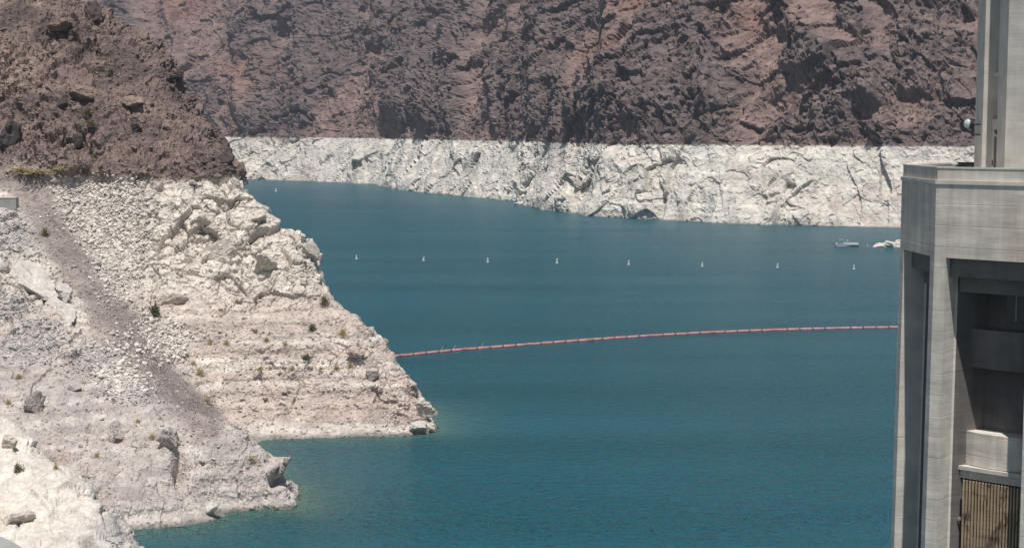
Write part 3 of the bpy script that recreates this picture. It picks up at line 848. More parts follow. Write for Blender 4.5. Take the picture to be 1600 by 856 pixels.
# rocks standing out of the lake
def islet(name, px0, px1, py, hpx, n, label, seed, cat='rock'):
    p0, p1 = lake(px0, py), lake(px1, py)
    c = (p0 + p1) / 2
    root = empty(name, tuple(c), label, cat)
    L = np.linalg.norm(p1 - p0); H = hpx / PPM(c[1])
    r = np.random.default_rng(seed)
    for k in range(n):
        t = (k + 0.5) / n - 0.5
        P, T = stone(seed + k, 4, 14, (L / n * 1.6, L / n * 1.0, H * (0.75 + 0.3 * r.random()) * (1 - 0.8 * abs(t) ** 1.5)), 0.06)
        P = P + np.array([t * L, 0, H * 0.1])
        link('stone', tri_mesh('stone', P, T, np.repeat([[0.66, 0.62, 0.56]], len(P), 0)), M_stones, root)
islet('rock_islet', 1374, 1424, 385.5, 11, 5, 'low white rock islet just left of the concrete tower', 70)
islet('rock_islet', 814, 846, 320, 8, 3, 'small white rock islet off the far shore ledge', 80)

# loose rocks one could pick out: the larger ones singly, the rest as scree
VAR = [(100 + k, tuple(np.round(np.array((1, 0.62 + 0.1 * (k % 4), 0.42 + 0.09 * (k % 5))), 2))) for k in range(14)]
def place_rocks(idx, sizes, col, label, group, mat=M_stones, name='rock'):
    for k, (i, sz) in enumerate(zip(idx, sizes)):
        sd_, dims = VAR[k % len(VAR)]
        me = stone_mesh(sd_, 2, dims, col, mat)
        o = bpy.data.objects.new(name, me); C.objects.link(o)
        p = PG2[i]
        o.scale = (sz,) * 3
        o.location = (p[0], p[1], p[2] - sz * 0.05)
        o.rotation_euler = (rng.uniform(-0.5, 0.5), rng.uniform(-0.3, 0.7), rng.uniform(0, 6.28))
        tag(o, label, 'rock', group)
fx_, fy_ = g2x[FRONT], g2y[FRONT]
def pick(weight, n):
    w_ = weight[FRONT].astype(float) * (1 / np.maximum(PG2[FRONT, 1], 1)) ** 0
    w_ = np.clip(w_, 0, None); w_ /= w_.sum()
    return FRONT[rng.choice(len(FRONT), n, False, w_)]
lit_face = smooth(0.2, 1.5, PG2[:, 2])
place_rocks(pick(np.where(scree > 0.5, scree, 0) * lit_face, 75), rng.uniform(0.62, 0.95, 75), CREAM, 'pale angular rock lying among the white scree', 'loose rocks on the white scree')
place_rocks(pick(np.where(scree2 > 0.5, scree2, 0) * lit_face, 50), rng.uniform(0.5, 0.85, 50), (0.5, 0.47, 0.45), 'grey angular rock lying left of the gravel chute', 'loose rocks left of the gravel chute')
place_rocks(pick(np.where(brown > 0.9, np.exp(pb[:, 0] * 3), 0), 70), rng.uniform(0.55, 1.15, 70), BROWN, 'brown weathered rock lying on the brown hillside', 'loose rocks on the brown hillside')
place_rocks(pick((1 - brown) * (1 - spur) * (1 - soft) * lit_face * smooth(24, 14, PG2[:, 2]), 55), rng.uniform(0.5, 0.9, 55), PINK, 'pinkish rock lying on the lower face of the promontory', 'loose rocks on the lower promontory')
place_rocks(pick(spur * lit_face, 26), rng.uniform(0.35, 0.6, 26), (0.48, 0.44, 0.41), 'pinkish grey rock lying on the lower spur', 'loose rocks on the lower spur')
place_rocks(pick(np.where(chute > 0.6, 1.0, 0) * lit_face, 14), rng.uniform(0.4, 0.6, 14), (0.46, 0.42, 0.4), 'grey rock lying in the mauve gravel chute', 'loose rocks in the gravel chute')

def scatter(name, label, idx, sizes, cols, lv=1, flat=0.55, bury=0.12):
    tpl = [stone(300 + k, lv, 9, (1, 0.75, flat + 0.1 * (k % 3)), 0.0) for k in range(16)]
    Vs, Ts, Cs = [], [], []
    off = 0
    n = len(idx)
    which = rng.integers(0, 16, n); ang = rng.uniform(0, 6.28, n); tl = rng.uniform(-0.5, 0.5, n)
    for t in range(16):
        m = np.where(which == t)[0]
        if len(m) == 0: continue
        V, T = tpl[t]
        ca, sa, ct, st_ = np.cos(ang[m]), np.sin(ang[m]), np.cos(tl[m]), np.sin(tl[m])
        x, y, z = V[:, 0][None], V[:, 1][None], V[:, 2][None]
        x1 = x * ct[:, None] + z * st_[:, None]; z1 = -x * st_[:, None] + z * ct[:, None]
        x2 = x1 * ca[:, None] - y * sa[:, None]; y2 = x1 * sa[:, None] + y * ca[:, None]
        W = np.stack([x2, y2, z1], -1) * sizes[m][:, None, None] + (PG2[idx[m]] + np.stack([0 * sizes[m], 0 * sizes[m], sizes[m] * bury], 1))[:, None]
        Vs.append(W.reshape(-1, 3))
        Ts.append((T[None] + (np.arange(len(m)) * len(V))[:, None, None] + off).reshape(-1, 3))
        Cs.append(np.repeat(cols[m], len(V), 0))
        off += len(m) * len(V)
    o = link(name, tri_mesh(name, np.concatenate(Vs), np.concatenate(Ts), np.clip(np.concatenate(Cs), 0.02, 0.9)), M_stones)
    return tag(o, label, None, None, 'stuff')
def sizes_(n, lo, hi): return lo * (hi / lo) ** (rng.random(n) ** 1.9)
def cols_(n, c, v=0.13): return np.array(c)[None] * (1 + v * rng.normal(size=(n, 1)))
n = 4200; scatter('scree', 'white angular scree covering the slope beside the gravel chute', pick(scree * lit_face, n), sizes_(n, 0.2, 0.75), cols_(n, (0.64, 0.605, 0.56)))
n = 2300; scatter('rubble', 'grey broken rubble left of the gravel chute', pick(scree2 * lit_face, n), sizes_(n, 0.15, 0.45), cols_(n, (0.5, 0.475, 0.455)))
n = 2400; scatter('gravel', 'mauve gravel and small stones in the chute', pick(chute * lit_face, n), sizes_(n, 0.1, 0.36), cols_(n, (0.4, 0.355, 0.335), 0.22))
n = 2200; scatter('brown_rubble', 'brown broken stones strewn over the upper hillside', pick(np.where(brown > 0.6, np.exp(pb[:, 0] * 2.5), 0), n), sizes_(n, 0.2, 0.6), cols_(n, (0.2, 0.158, 0.138), 0.15), bury=-0.12)
n = 1900; scatter('fallen_stones', 'small fallen stones on the pinkish lower slopes', pick((1 - brown) * (1 - 0.6 * spur) * (1 - soft) * lit_face * (0.3 + smooth(22, 8, PG2[:, 2])), n), sizes_(n, 0.14, 0.42), cols_(n, (0.53, 0.47, 0.425)))

# ------------------------------------------------------------------ desert plants
def leaf_mat(name, c):
    m, t, b = new_mat(name)
    n = noise_node(t, pos(t), 3.0, 4, 0.7)
    t.links.new(mix(t, ramp(t, n.outputs['Fac'], 0.35, 0.65).outputs[0], tuple(x * 0.7 for x in c), c), b.inputs['Base Color'])
    b.inputs['Roughness'].default_value = 0.8
    return m
M_green = leaf_mat('green_leaf', (0.12, 0.15, 0.07)); M_olive = leaf_mat('olive_leaf', (0.22, 0.2, 0.11)); M_straw = leaf_mat('straw_leaf', (0.55, 0.45, 0.23))
M_wood = leaf_mat('dry_stem', (0.2, 0.15, 0.1))
def plant_meshes(seed, n, kind):
    r = np.random.default_rng(seed)
    V, T, S, ST = [], [], [], []
    for k in range(n):
        a = r.uniform(0, 6.28); e = r.uniform(0.1, 1.45); rad = r.uniform(0.45, 1.0) * (0.8 + 0.3 * math.sin(a * 3 + seed))
        c = np.array([math.cos(a) * math.cos(e) * rad, math.sin(a) * math.cos(e) * rad, math.sin(e) * rad * 1.15])
        d = c / np.linalg.norm(c) + r.normal(size=3) * 0.5
        d /= np.linalg.norm(d)
        s = np.cross(d, r.normal(size=3)); s /= np.linalg.norm(s)
        L, W = (0.2, 0.075) if kind == 'leafy' else (0.3, 0.035)
        i = len(V)
        V += [c - s * W, c + d * L, c + s * W]; T.append((i, i + 1, i + 2))
    for k in range(14):
        a = r.uniform(0, 6.28); e = r.uniform(0.5, 1.4)
        tip = np.array([math.cos(a) * math.cos(e), math.sin(a) * math.cos(e), math.sin(e)]) * r.uniform(0.7, 1.0)
        i = len(S); s = np.array([-math.sin(a), math.cos(a), 0]) * 0.03; q = np.array([0.02, 0.02, 0.0])
        S += [-s, s, q, tip]; ST += [(i, i + 1, i + 3), (i + 1, i + 2, i + 3), (i + 2, i, i + 3)]
    return tri_mesh('foliage', np.array(V), np.array(T)), tri_mesh('stems', np.array(S), np.array(ST))
PLANTS = {}
for kind, mat, n, sd_ in (('green', M_green, 520, 1), ('olive', M_olive, 420, 2), ('straw', M_straw, 420, 3)):
    PLANTS[kind] = []
    for v in range(2):
        f_, s_ = plant_meshes(sd_ * 10 + v, n, 'leafy' if kind != 'straw' else 'grass')
        f_.materials.append(mat); s_.materials.append(M_wood)
        PLANTS[kind].append((f_, s_))
def plant(px, py, wpx, hpx, kind, label, cat='shrub', group=None, which='hill', v=0):
    p = spot(px, py + hpx * 0.4, which)
    o = empty('shrub' if cat == 'shrub' else 'grass_tuft', tuple(p - np.array([0, 0, 0.05])), label, cat, group, random.uniform(0, 6))
    s = 1.12 * wpx / PPM(p[1]) / 2
    o.scale = (s, s, s * hpx / wpx * 1.5)
    f_, s_ = PLANTS[kind][v]
    for nm, me in (('foliage', f_), ('stems', s_)):
        c = bpy.data.objects.new(nm, me); C.objects.link(c); c.parent = o
plant(243, 483, 23, 23, 'green', 'dark green shrub at the edge of the gravel chute')
plant(485, 510, 15, 11, 'green', 'low green shrub on the right of the promontory face', v=1)
plant(477, 556, 16, 11, 'green', 'low green shrub below the other on the promontory face')
plant(509, 468, 16, 18, 'olive', 'olive shrub on the ridge edge of the promontory')
plant(71, 361, 16, 15, 'olive', 'olive brown shrub in the upper gravel chute', v=1)
plant(28, 728, 20, 18, 'olive', 'dry grey-green shrub in a crack of the near shelf', which='shelf')
plant(331, 355, 8, 16, 'olive', 'small olive shrub between pale blocks on the white slope')
plant(138, 172, 22, 12, 'olive', 'olive shrub below the long tan-brown boulder', v=1)
plant(145, 193, 20, 13, 'olive', 'brownish shrub lower down under the olive shrub')
plant(172, 110, 18, 14, 'olive', 'olive shrub high on the brown hill')
straw = [(330, 532, 9, 10), (352, 532, 11, 9), (415, 528, 13, 9), (446, 534, 10, 7), (535, 516, 18, 13), (527, 572, 13, 11), (546, 568, 14, 10), (325, 622, 20, 10), (313, 578, 18, 14), (303, 564, 14, 8),
         (408, 574, 14, 7), (455, 573, 12, 7), (424, 572, 10, 6), (499, 574, 10, 6), (237, 680, 15, 9), (278, 680, 11, 8), (216, 655, 14, 8), (152, 708, 12, 9), (30, 585, 16, 9), (90, 727, 10, 12), (214, 348, 8, 9), (12, 625, 12, 8),
         (60, 266, 60, 9), (30, 262, 40, 8), (92, 262, 28, 8), (395, 716, 16, 8), (178, 622, 10, 7), (256, 545, 9, 6), (372, 470, 10, 6)]
for k, (x, y, ww, hh) in enumerate(straw):
    plant(x, y, ww, hh, 'straw', 'straw-yellow dry grass tuft growing among the rocks', 'grass tuft', 'dry grass tufts on the slopes', 'shelf' if (x, y) == (90, 727) else 'hill', k % 2)

# ------------------------------------------------------------------ concrete intake tower
TC = (39.22, 113.46)
def octo(a):
    c = a / math.cos(R(22.5))
    return [(TC[0] + c * math.cos(R(26.0 + 45 * k)), TC[1] + c * math.sin(R(26.0 + 45 * k))) for k in range(8)]
def local(root):                      # parts keep world measurements; the thing's origin is the tower's foot
    return Matrix.Translation((-TC[0], -TC[1], 0))
tower = empty('intake_tower', (TC[0], TC[1], 0), 'tall octagonal grey concrete water intake tower at the right edge', 'tower')
def tpart(name, bm, mat, parent=None, smooth_=False):
    o = bobj(name, bm, mat, parent or tower, smooth_)
    o.data.transform(Matrix.Translation((-TC[0], -TC[1], 0)))
    return o
A = 9.4
DECK_TOP, BAND_T, FASC_B = 42.35, 42.72, 37.25
bm = bmesh.new(); ring(bm, octo(A), octo(A - 3.2), FASC_B, 42.45); tpart('fascia', bm, M_conc)
bm = bmesh.new(); ring(bm, octo(A + 0.09), octo(A - 0.55), 42.45, BAND_T); tpart('cornice', bm, M_conc_pale)
bm = bmesh.new(); ring(bm, octo(A - 0.08), octo(A - 0.42), BAND_T, 43.55); tpart('parapet', bm, M_conc)
bm = bmesh.new(); ring(bm, octo(A - 0.04), octo(A - 0.46), 43.55, 43.66); tpart('coping', bm, M_conc_pale)
bm = bmesh.new(); prism(bm, octo(A - 0.56), 42.0, DECK_TOP); tpart('deck', bm, M_conc)
# corner piers, one per corner, with tapered backs
cor = octo(A)
for k in range(8):
    c = Vector(cor[k]); prev = Vector(cor[k - 1]); nxt = Vector(cor[(k + 1) % 8])
    dl = (prev - c).normalized(); dr = (nxt - c).normalized()
    il = Vector((-dl.y, dl.x)); ir = Vector((dr.y, -dr.x))
    mid = Vector((TC[0], TC[1])) - c; mid.normalize()
    il = il if il.dot(mid) > 0 else -il; ir = ir if ir.dot(mid) > 0 else -ir
    wd = 0.88
    a, b = c + dl * wd, c + dr * wd
    a2, b2 = a + il * 1.72, b + ir * 1.72
    tip = c + mid * 5.1
    side = Vector((-mid.y, mid.x))
    sgn = 1 if side.dot(a2 - c) > 0 else -1
    hw = 0.24
    t1, t2 = tip + side * sgn * hw, tip - side * sgn * hw
    u1, u2 = c + mid * 2.05 + side * sgn * hw, c + mid * 2.05 - side * sgn * hw
    poly = [tuple(c), tuple(a), tuple(a2), tuple(u1), tuple(t1), tuple(t2), tuple(u2), tuple(b2), tuple(b)]
    bm = bmesh.new(); prism(bm, poly, -6, FASC_B, 1.036, TC)
    pr = tpart('pier', bm, M_conc)
    pr.data.materials.append(M_conc_reveal); pr.data.materials.append(M_conc_in)     # weathered outside, cleaner in the reveals, recess shade painted dark inside
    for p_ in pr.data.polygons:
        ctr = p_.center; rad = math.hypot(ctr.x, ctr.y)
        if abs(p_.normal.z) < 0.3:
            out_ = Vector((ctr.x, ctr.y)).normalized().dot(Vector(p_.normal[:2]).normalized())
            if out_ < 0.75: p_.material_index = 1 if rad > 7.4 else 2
# the drum inside with its ring beams
bm = bmesh.new()
lathe(bm, [(5.3, -6), (5.3, FASC_B + 0.1)], 48); bmesh.ops.translate(bm, verts=bm.verts, vec=(TC[0], TC[1], 0))
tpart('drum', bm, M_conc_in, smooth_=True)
def ringc(r0, r1, z0, z1, name, seg=64, mat=M_conc):
    o_ = [(TC[0] + r0 * math.cos(2 * math.pi * k / seg), TC[1] + r0 * math.sin(2 * math.pi * k / seg)) for k in range(seg)]
    i_ = [(TC[0] + r1 * math.cos(2 * math.pi * k / seg), TC[1] + r1 * math.sin(2 * math.pi * k / seg)) for k in range(seg)]
    bm = bmesh.new(); ring(bm, o_, i_, z0, z1); tpart(name, bm, mat)
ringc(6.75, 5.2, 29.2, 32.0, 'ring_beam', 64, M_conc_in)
ringc(6.95, 5.2, 22.05, 24.5, 'ring_beam')
bm = bmesh.new(); ring(bm, octo(7.16), octo(6.3), 21.72, 22.0); tpart('ledge', bm, M_conc_pale)
bm = bmesh.new(); ring(bm, octo(6.98), octo(6.3), 21.1, 21.72); tpart('sill', bm, M_conc)
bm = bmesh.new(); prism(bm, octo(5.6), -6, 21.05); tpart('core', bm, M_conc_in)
# the two faces in view: lintels, trash rack bars, windows in the drum
for f, (i0, i1) in {'front': (4, 5), 'left': (3, 4), 'right': (5, 6)}.items():
    q0, q1 = Vector(cor[i0]), Vector(cor[i1])
    d = (q1 - q0).normalized(); nrm = Vector((d.y, -d.x))
    if nrm.dot(Vector(TC) - q0) > 0: nrm = -nrm
    L = (q1 - q0).length
    Mf = Matrix(((d.x, -nrm.x, 0, q0.x), (d.y, -nrm.y, 0, q0.y), (0, 0, 1, 0), (0, 0, 0, 1)))
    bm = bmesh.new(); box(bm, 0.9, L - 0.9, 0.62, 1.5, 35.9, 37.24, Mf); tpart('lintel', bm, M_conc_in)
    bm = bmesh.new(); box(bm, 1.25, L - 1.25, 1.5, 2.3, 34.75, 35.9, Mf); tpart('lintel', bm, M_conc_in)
    nb = 19
    for k in range(nb):
        x = 1.75 + (L - 3.5) * k / (nb - 1)
        bm = bmesh.new(); box(bm, x - 0.055, x + 0.055, 1.98, 2.16, -6, 21.05, Mf, 0.012)
        tpart('rack_bar', bm, M_bar)
    for z in np.arange(1, 21, 3.4):
        bm = bmesh.new(); box(bm, 1.3, L - 1.3, 2.18, 2.28, float(z), float(z) + 0.2, Mf); tpart('rack_tie', bm, M_bar)
    bm = bmesh.new(); box(bm, L / 2 - 0.2, L / 2 + 1.3, 4.0, 4.16, 32.6, 35.2, Mf); w_ = tpart('window', bm, M_door)
    bm = bmesh.new()
    for x in (L / 2 + 0.55,): box(bm, x - 0.04, x + 0.04, 3.95, 4.0, 32.6, 35.2, Mf)
    tpart('mullion', bm, M_conc, w_)
# shaft above the deck
sh_plan = [(35.6, 111.3), (35.6, 113.2), (36.35, 113.2), (36.35, 115.85), (35.33, 115.85), (35.33, 117.75), (36.4, 117.75), (38.2, 119.2), (41.2, 119.2), (43.4, 117.0), (43.4, 110.0), (41.2, 107.6), (39.3, 107.6)]
bm = bmesh.new(); prism(bm, sh_plan, DECK_TOP - 0.1, 72); shaft = tpart('shaft', bm, M_conc_shaft)
bm = bmesh.new(); box(bm, 36.02, 36.34, 113.21, 115.84, DECK_TOP, 47.05); tpart('door_wall', bm, M_conc_shaft)
bm = bmesh.new(); box(bm, 35.95, 36.02, 114.15, 114.85, DECK_TOP + 0.02, 45.75); dr_ = tpart('door', bm, M_door)
bm = bmesh.new(); box(bm, 35.9, 36.018, 114.08, 114.15, DECK_TOP + 0.02, 45.85); box(bm, 35.9, 36.018, 114.85, 114.92, DECK_TOP + 0.02, 45.85); box(bm, 35.9, 36.017, 114.151, 114.849, 45.752, 45.85); tpart('door_frame', bm, M_conc_shaft, dr_)
bm = bmesh.new(); tube(bm, (36.02, 114.5, 46.15), (35.86, 114.5, 46.05), 0.13, 0.17, 10); tpart('door_lamp', bm, M_door)
bm = bmesh.new(); box(bm, 35.92, 36.02, 115.1, 115.28, 43.6, 44.0); tpart('switch_box', bm, M_black)
bm = bmesh.new(); box(bm, 36.27, 36.35, 113.5, 114.5, 52.8, 54.2); w_ = tpart('shaft_window', bm, M_dark)
bm = bmesh.new(); box(bm, 36.25, 36.345, 113.45, 114.55, 52.64, 52.78); tpart('sill', bm, M_conc_pale, w_)
bm = bmesh.new(); box(bm, 36.1, 36.36, 113.21, 115.84, 50.2, 50.5); tpart('recess_band', bm, M_conc_shaft)

# floodlight on the shaft
fp = at(1516, 194, 116.9)
fl_ = empty('floodlight', tuple(fp), 'floodlight with a pale green glass front on the left side of the tower shaft', 'lamp')
bm = bmesh.new(); lathe(bm, [(0.2, 0.0), (0.36, 0.06), (0.38, 0.3), (0.3, 0.52)], 20); o = bobj('lamp_body', bm, M_dark, fl_, True); o.rotation_euler = (0, R(-90), 0); o.location = (0.2, 0, 0)
bm = bmesh.new(); lathe(bm, [(0.37, 0.0), (0.36, 0.12), (0.28, 0.27), (0.14, 0.35), (0.02, 0.38)], 20); o = bobj('lamp_glass', bm, M_glass, fl_, True); o.rotation_euler = (0, R(-90), 0); o.location = (-0.1, 0, 0.02)
bm = bmesh.new(); tube(bm, (0.22, 0, -0.05), (0.22, 0, -0.95), 0.1); tube(bm, (0.22, 0, -0.8), (0.7, -0.6, -0.8), 0.07); tube(bm, (0.22, 0, -0.02), (0.7, -0.6, -0.02), 0.06); bobj('bracket', bm, M_dark, fl_)
# dark locker on the deck behind the parapet
p = at(1509, 268, 118.6)
lo_ = empty('deck_locker', (p[0], p[1], DECK_TOP), 'low black locker on the tower deck behind the parapet', 'locker')
bm = bmesh.new(); box(bm, -0.75, 0.75, -0.4, 0.4, 0, 1.35, None, 0.03); bobj('body', bm, M_black, lo_)
bm = bmesh.new(); box(bm, -0.8, 0.8, -0.45, 0.45, 1.352, 1.42, None, 0.02); bobj('lid', bm, M_dark, lo_)
# pale fitting beside it
p = at(1491, 262, 118.0)
q_ = empty('deck_vent', (p[0], p[1], DECK_TOP), 'small pale vent cowl on the tower deck left of the locker', 'vent')
bm = bmesh.new(); lathe(bm, [(0.16, 0), (0.16, 1.22), (0.2, 1.24)], 12); bobj('pipe', bm, M_alu, q_)
bm = bmesh.new(); lathe(bm, [(0.3, 1.26), (0.28, 1.36), (0.1, 1.43)], 12); bobj('cowl', bm, M_alu, q_)

# ------------------------------------------------------------------ concrete wall end at the left edge
p = spot(14, 322)
cw = empty('concrete_wall', (p[0], p[1], p[2]), 'end of a smooth grey concrete wall on the gravel bench at the left edge', 'wall')
k = 1 / PPM(p[1])
za = at(0, 308, p[1])[2] - p[2]; zb = at(0, 327, p[1])[2] - p[2]; xr = (26 - 14) * k
bm = bmesh.new(); box(bm, -6.0, xr, -0.6, 0.9, zb, za - 0.18, None, 0.04); bobj('body', bm, M_wall, cw)
bm = bmesh.new(); box(bm, -6.0, xr - 0.05, -0.66, 0.96, za - 0.178, za, None, 0.03); bobj('coping', bm, M_conc_pale, cw)
bm = bmesh.new()
for xx in (-4.4, -2.2, 0.0): box(bm, xx - 0.25, xx + 0.25, -0.3, 0.7, -2.5, zb - 0.002)
bobj('footing', bm, M_wall, cw)
# rounded corner of the viewpoint's own parapet, bottom left
pc_ = at(20, 851, 5.0)
pp = empty('parapet', tuple(pc_), 'pale grey concrete parapet corner in the bottom left corner of the view', 'wall')
bm = bmesh.new()
prof = [(-1.6, 0.06), (-0.10, 0.035), (-0.035, 0.028), (0.0, 0.012), (0.035, -0.012), (0.07, -0.05), (0.09, -0.12), (0.1, -0.9), (-1.6, -0.9)]
lo0 = [bm.verts.new((x, -0.0, z)) for x, z in prof]; hi0 = [bm.verts.new((x - 0.05, -0.6, z)) for x, z in prof]
bm.faces.new(lo0); bm.faces.new(hi0[::-1])
for i in range(len(prof)): bm.faces.new((lo0[i], hi0[i], hi0[(i + 1) % len(prof)], lo0[(i + 1) % len(prof)]))
bobj('coping', bm, M_wall, pp)

# ------------------------------------------------------------------ buoys
bm = bmesh.new(); lathe(bm, [(0.1, -0.5), (0.46, -0.35), (0.5, 0.0), (0.48, 0.5), (0.36, 0.66), (0.2, 0.7)], 18); me_f = bpy.data.meshes.new('float'); bm.to_mesh(me_f); bm.free(); me_f.materials.append(M_white)
bm = bmesh.new(); lathe(bm, [(0.26, 0.66), (0.24, 1.4), (0.3, 1.42), (0.3, 1.9), (0.14, 2.0)], 14); me_m = bpy.data.meshes.new('mast'); bm.to_mesh(me_m); bm.free(); me_m.materials.append(M_white)
bm = bmesh.new(); lathe(bm, [(0.502, 0.02), (0.51, 0.05), (0.51, 0.14), (0.502, 0.17)], 18); me_b = bpy.data.meshes.new('band'); bm.to_mesh(me_b); bm.free(); me_b.materials.append(M_dark)
ordn = ['leftmost white spar buoy of the row across the lake', 'second white spar buoy from the left in the row', 'third white spar buoy from the left in the row', 'fourth white spar buoy from the left in the row',
        'fifth white spar buoy from the left in the row', 'sixth white spar buoy from the left in the row', 'white spar buoy second from the right in the row', 'rightmost white spar buoy of the row, nearest the tower']
for k, (x, y) in enumerate([(557, 405.5), (661.5, 408), (762, 410.5), (870, 412), (982, 414.5), (1097, 417), (1214.5, 419), (1334, 421.5)]):
    q = lake(x, y)
    o = empty('buoy', tuple(q), ordn[k], 'buoy', 'white buoys in a row across the lake', k * 0.7)
    o.rotation_euler = (random.uniform(-0.12, 0.12), random.uniform(-0.14, 0.14), k)
    o.scale = (0.82, 0.82, random.uniform(0.76, 0.9))
    for nm, me in (('float', me_f), ('mast', me_m), ('band', me_b)):
        c = bpy.data.objects.new(nm, me); C.objects.link(c); c.parent = o
q = lake(431, 299.5)
o = empty('buoy', tuple(q), 'lone white buoy far off by the left end of the far shore', 'buoy')
o.scale = (1.6, 1.6, 1.3)
for nm, me in (('float', me_f), ('mast', me_m), ('band', me_b)):
    c = bpy.data.objects.new(nm, me); C.objects.link(c); c.parent = o
q = lake(1356, 386)
o = empty('marker_post', tuple(q), 'small white marker post in the water between the boat and the white islet', 'post')
bm = bmesh.new(); tube(bm, (0, 0, -0.4), (-0.25, 0, 1.0), 0.13, 0.09, 10); bobj('post', bm, M_white, o)
bm = bmesh.new(); box(bm, -0.42, -0.1, -0.06, 0.06, 0.75, 1.15, None, 0.02); bobj('board', bm, M_white, o)

# ------------------------------------------------------------------ floating boom
bp = [(560, 561), (612, 557.5), (650, 553.5), (700, 548.5), (750, 544.3), (800, 540.5), (875, 534.6), (950, 529.2), (1025, 524.3), (1100, 520.2), (1175, 517.1), (1250, 514.7), (1325, 512.9), (1400, 511.6), (1470, 510.6)]
BP = np.array([lake(x, y) for x, y in bp])
cum = np.concatenate([[0], np.cumsum(np.linalg.norm(np.diff(BP, axis=0), axis=1))])
def along(s): return np.array([np.interp(s, cum, BP[:, k]) for k in range(3)])
boom = empty('floating_boom', tuple(BP[4]), 'long faded red floating boom strung across the lake', 'boom')
STEP = 3.1
bm = bmesh.new()
prof = [(0.12, -1.42), (0.27, -1.38), (0.31, -1.3), (0.31, 1.3), (0.27, 1.38), (0.12, 1.42)]
lathe(bm, prof, 14); bmesh.ops.rotate(bm, verts=bm.verts, cent=(0, 0, 0), matrix=Matrix.Rotation(R(90), 3, 'Y'))
bmesh.ops.recalc_face_normals(bm, faces=bm.faces)
me_boom = bpy.data.meshes.new('float'); bm.to_mesh(me_boom); bm.free(); me_boom.materials.append(M_boom); me_boom.polygons.foreach_set('use_smooth', [True] * len(me_boom.polygons))
bm = bmesh.new(); tube(bm, (-0.34, 0, 0), (0.34, 0, 0), 0.1, None, 8); box(bm, -0.12, 0.12, -0.2, 0.2, -0.16, 0.16)
me_link = bpy.data.meshes.new('coupling'); bm.to_mesh(me_link); bm.free(); me_link.materials.append(M_black)
bm = bmesh.new(); box(bm, -0.9, 0.9, -0.42, 0.42, -0.1, 0.24, None, 0.08); tube(bm, (0.2, 0.1, 0.2), (0.25, 0.1, 0.5), 0.06)
me_pont = bpy.data.meshes.new('pontoon'); bm.to_mesh(me_pont); bm.free(); me_pont.materials.append(M_boom)
bm = bmesh.new(); tube(bm, (0, 0, 0.2), (0.5, 0.1, 1.15), 0.06, 0.04)
me_rod = bpy.data.meshes.new('rod'); bm.to_mesh(me_rod); bm.free(); me_rod.materials.append(M_rail)
N = int(cum[-1] / STEP)
for k in range(N):
    c0, c1 = along(k * STEP), along((k + 1) * STEP)
    mid = (c0 + c1) / 2
    an = math.atan2(c1[1] - c0[1], c1[0] - c0[0])
    j = random.uniform(-0.09, 0.09)
    fo = bpy.data.objects.new('float', me_boom); C.objects.link(fo); fo.parent = boom
    fo.location = tuple(mid - BP[4] + np.array([0, j, 0.06])); fo.rotation_euler = (random.uniform(0, 6), random.uniform(-0.02, 0.02), an + random.uniform(-0.03, 0.03))
    me = me_pont if k % 5 == 2 else me_link
    fo = bpy.data.objects.new('pontoon' if k % 5 == 2 else 'coupling', me); C.objects.link(fo); fo.parent = boom
    fo.location = tuple(c1 - BP[4] + np.array([0, j, 0.08])); fo.rotation_euler = (0, 0, an)
for x, y in ((689, 549.7), (708, 547.8), (752, 544.2)):
    q = lake(x, y) - BP[4]
    fo = bpy.data.objects.new('rod', me_rod); C.objects.link(fo); fo.parent = boom; fo.location = tuple(q); fo.rotation_euler = (0, 0, random.uniform(-0.3, 0.3))

# ------------------------------------------------------------------ pontoon boat
b0, b1 = lake(1304.5, 384.5), lake(1342, 384.5)
bl = float(np.linalg.norm(b1 - b0))
boat = empty('pontoon_boat', tuple((b0 + b1) / 2), 'white pontoon boat with a grey canopy on the lake left of the tower', 'boat')
H = bl / 2
for s in (-1, 1):
    bm = bmesh.new()
    lathe(bm, [(0.05, -H + 0.1), (0.28, -H + 0.5), (0.34, -H + 1.2), (0.34, H - 0.8), (0.2, H - 0.2), (0.05, H)], 14)
    bmesh.ops.rotate(bm, verts=bm.verts, cent=(0, 0, 0), matrix=Matrix.Rotation(R(-90), 3, 'Y'))
    bmesh.ops.translate(bm, verts=bm.verts, vec=(0, s * 0.95, 0.12)); bobj('pontoon', bm, M_alu, boat, True)
bm = bmesh.new(); box(bm, -H + 0.4, H - 0.4, -1.3, 1.3, 0.42, 0.56, None, 0.03); bobj('deck', bm, M_alu, boat)
bm = bmesh.new(); box(bm, -H + 0.3, -0.2, -1.33, -1.28, 0.57, 1.02); bobj('fence_panel', bm, M_alu, boat)
bm = bmesh.new(); box(bm, -0.18, H - 0.45, -1.33, -1.27, 0.57, 1.5, None, 0.01); bobj('fence_panel', bm, M_white, boat)
bm = bmesh.new(); box(bm, -H + 0.3, H - 0.45, 1.27, 1.33, 0.57, 1.25); bobj('fence_panel', bm, M_white, boat)
bm = bmesh.new(); box(bm, -0.2, 0.9, -1.36, -1.331, 0.3, 0.62); bobj('side_stripe', bm, M_blue, boat)
bm = bmesh.new(); box(bm, 0.95, H - 0.3, -1.36, -1.331, 0.02, 0.5); bobj('rubbing_strake', bm, M_black, boat)
bm = bmesh.new(); box(bm, -3.5, -1.1, -1.1, 1.1, 2.4, 2.66, None, 0.06); cn = bobj('canopy', bm, M_canvas, boat)
bm = bmesh.new()
for x in (-3.3, -1.6):
    for y in (-0.85, 0.85): tube(bm, (x * 0.85 - 0.35, y * 1.4, 0.56), (x, y, 2.5), 0.03, None, 6)
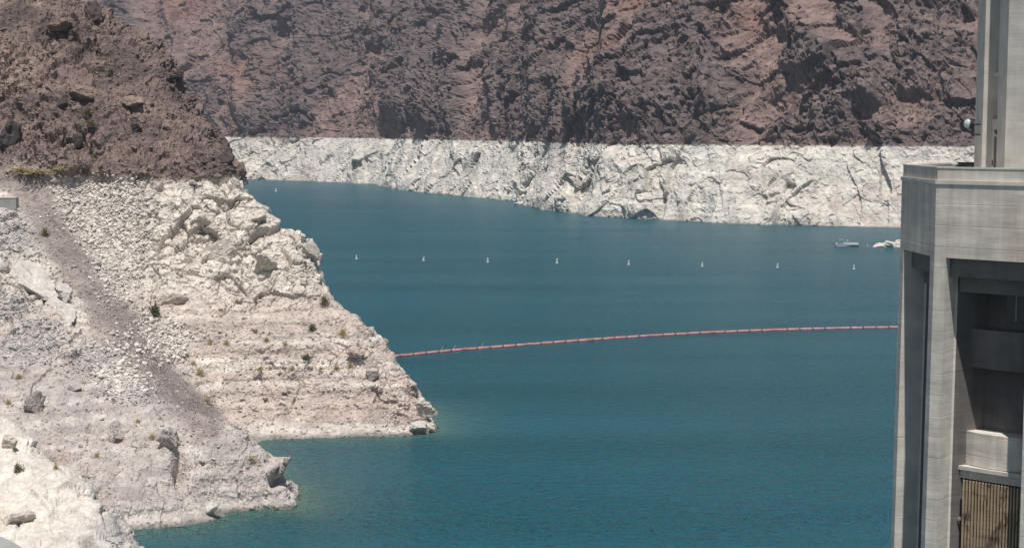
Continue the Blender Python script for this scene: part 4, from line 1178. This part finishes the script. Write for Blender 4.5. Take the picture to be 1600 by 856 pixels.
bobj('canopy_frame', bm, M_alu, cn)
bm = bmesh.new(); box(bm, -0.95, -0.35, -0.4, 0.3, 0.56, 1.45, None, 0.06); co = bobj('console', bm, M_white, boat)
bm = bmesh.new(); box(bm, -0.5, -0.44, -0.4, 0.3, 1.45, 1.75); bobj('windscreen', bm, M_glass, co)
for x in (-2.9, -1.9):
    bm = bmesh.new(); box(bm, x, x + 0.75, -1.1, -0.5, 0.56, 0.98, None, 0.05); box(bm, x, x + 0.18, -1.1, -0.5, 0.98, 1.4, None, 0.05); bobj('seat', bm, M_seat, boat)
bm = bmesh.new(); box(bm, 1.2, 3.2, -1.1, -0.55, 0.56, 1.0, None, 0.05); bobj('bench', bm, M_seat, boat)
bm = bmesh.new(); box(bm, -H - 0.2, -H + 0.25, -0.25, 0.25, 0.5, 1.25, None, 0.08); tube(bm, (-H, 0, 0.5), (-H, 0, -0.4), 0.09); bobj('outboard_motor', bm, M_black, boat)
bm = bmesh.new(); tube(bm, (0.25, 0.2, 0.56), (0.25, 0.2, 2.1), 0.03); box(bm, -0.05, 0.5, 0.15, 0.25, 2.1, 2.4, None, 0.03); bobj('radar_mast', bm, M_white, boat)
bm = bmesh.new(); tube(bm, (1.7, 0, 0.56), (1.7, 0, 1.75), 0.04); bobj('flag_post', bm, M_white, boat)
print('objects done')

# ------------------------------------------------------------------ haze over the canyon
bm = bmesh.new(); box(bm, -2600, 2600, -60, 4600, -44, 560)
hz = bobj('haze', bm, None)
hm = bpy.data.materials.new('haze_air'); hm.use_nodes = True
hn = hm.node_tree; hn.nodes.remove(hn.nodes['Principled BSDF'])
pv = hn.nodes.new('ShaderNodeVolumePrincipled')
pv.inputs['Color'].default_value = (0.78, 0.86, 1.0, 1); pv.inputs['Density'].default_value = 0.00013; pv.inputs['Anisotropy'].default_value = 0.3
hn.links.new(pv.outputs[0], hn.nodes['Material Output'].inputs['Volume'])
hz.data.materials.append(hm)
tag(hz, 'thin pale haze in the canyon air', None, None, 'stuff')
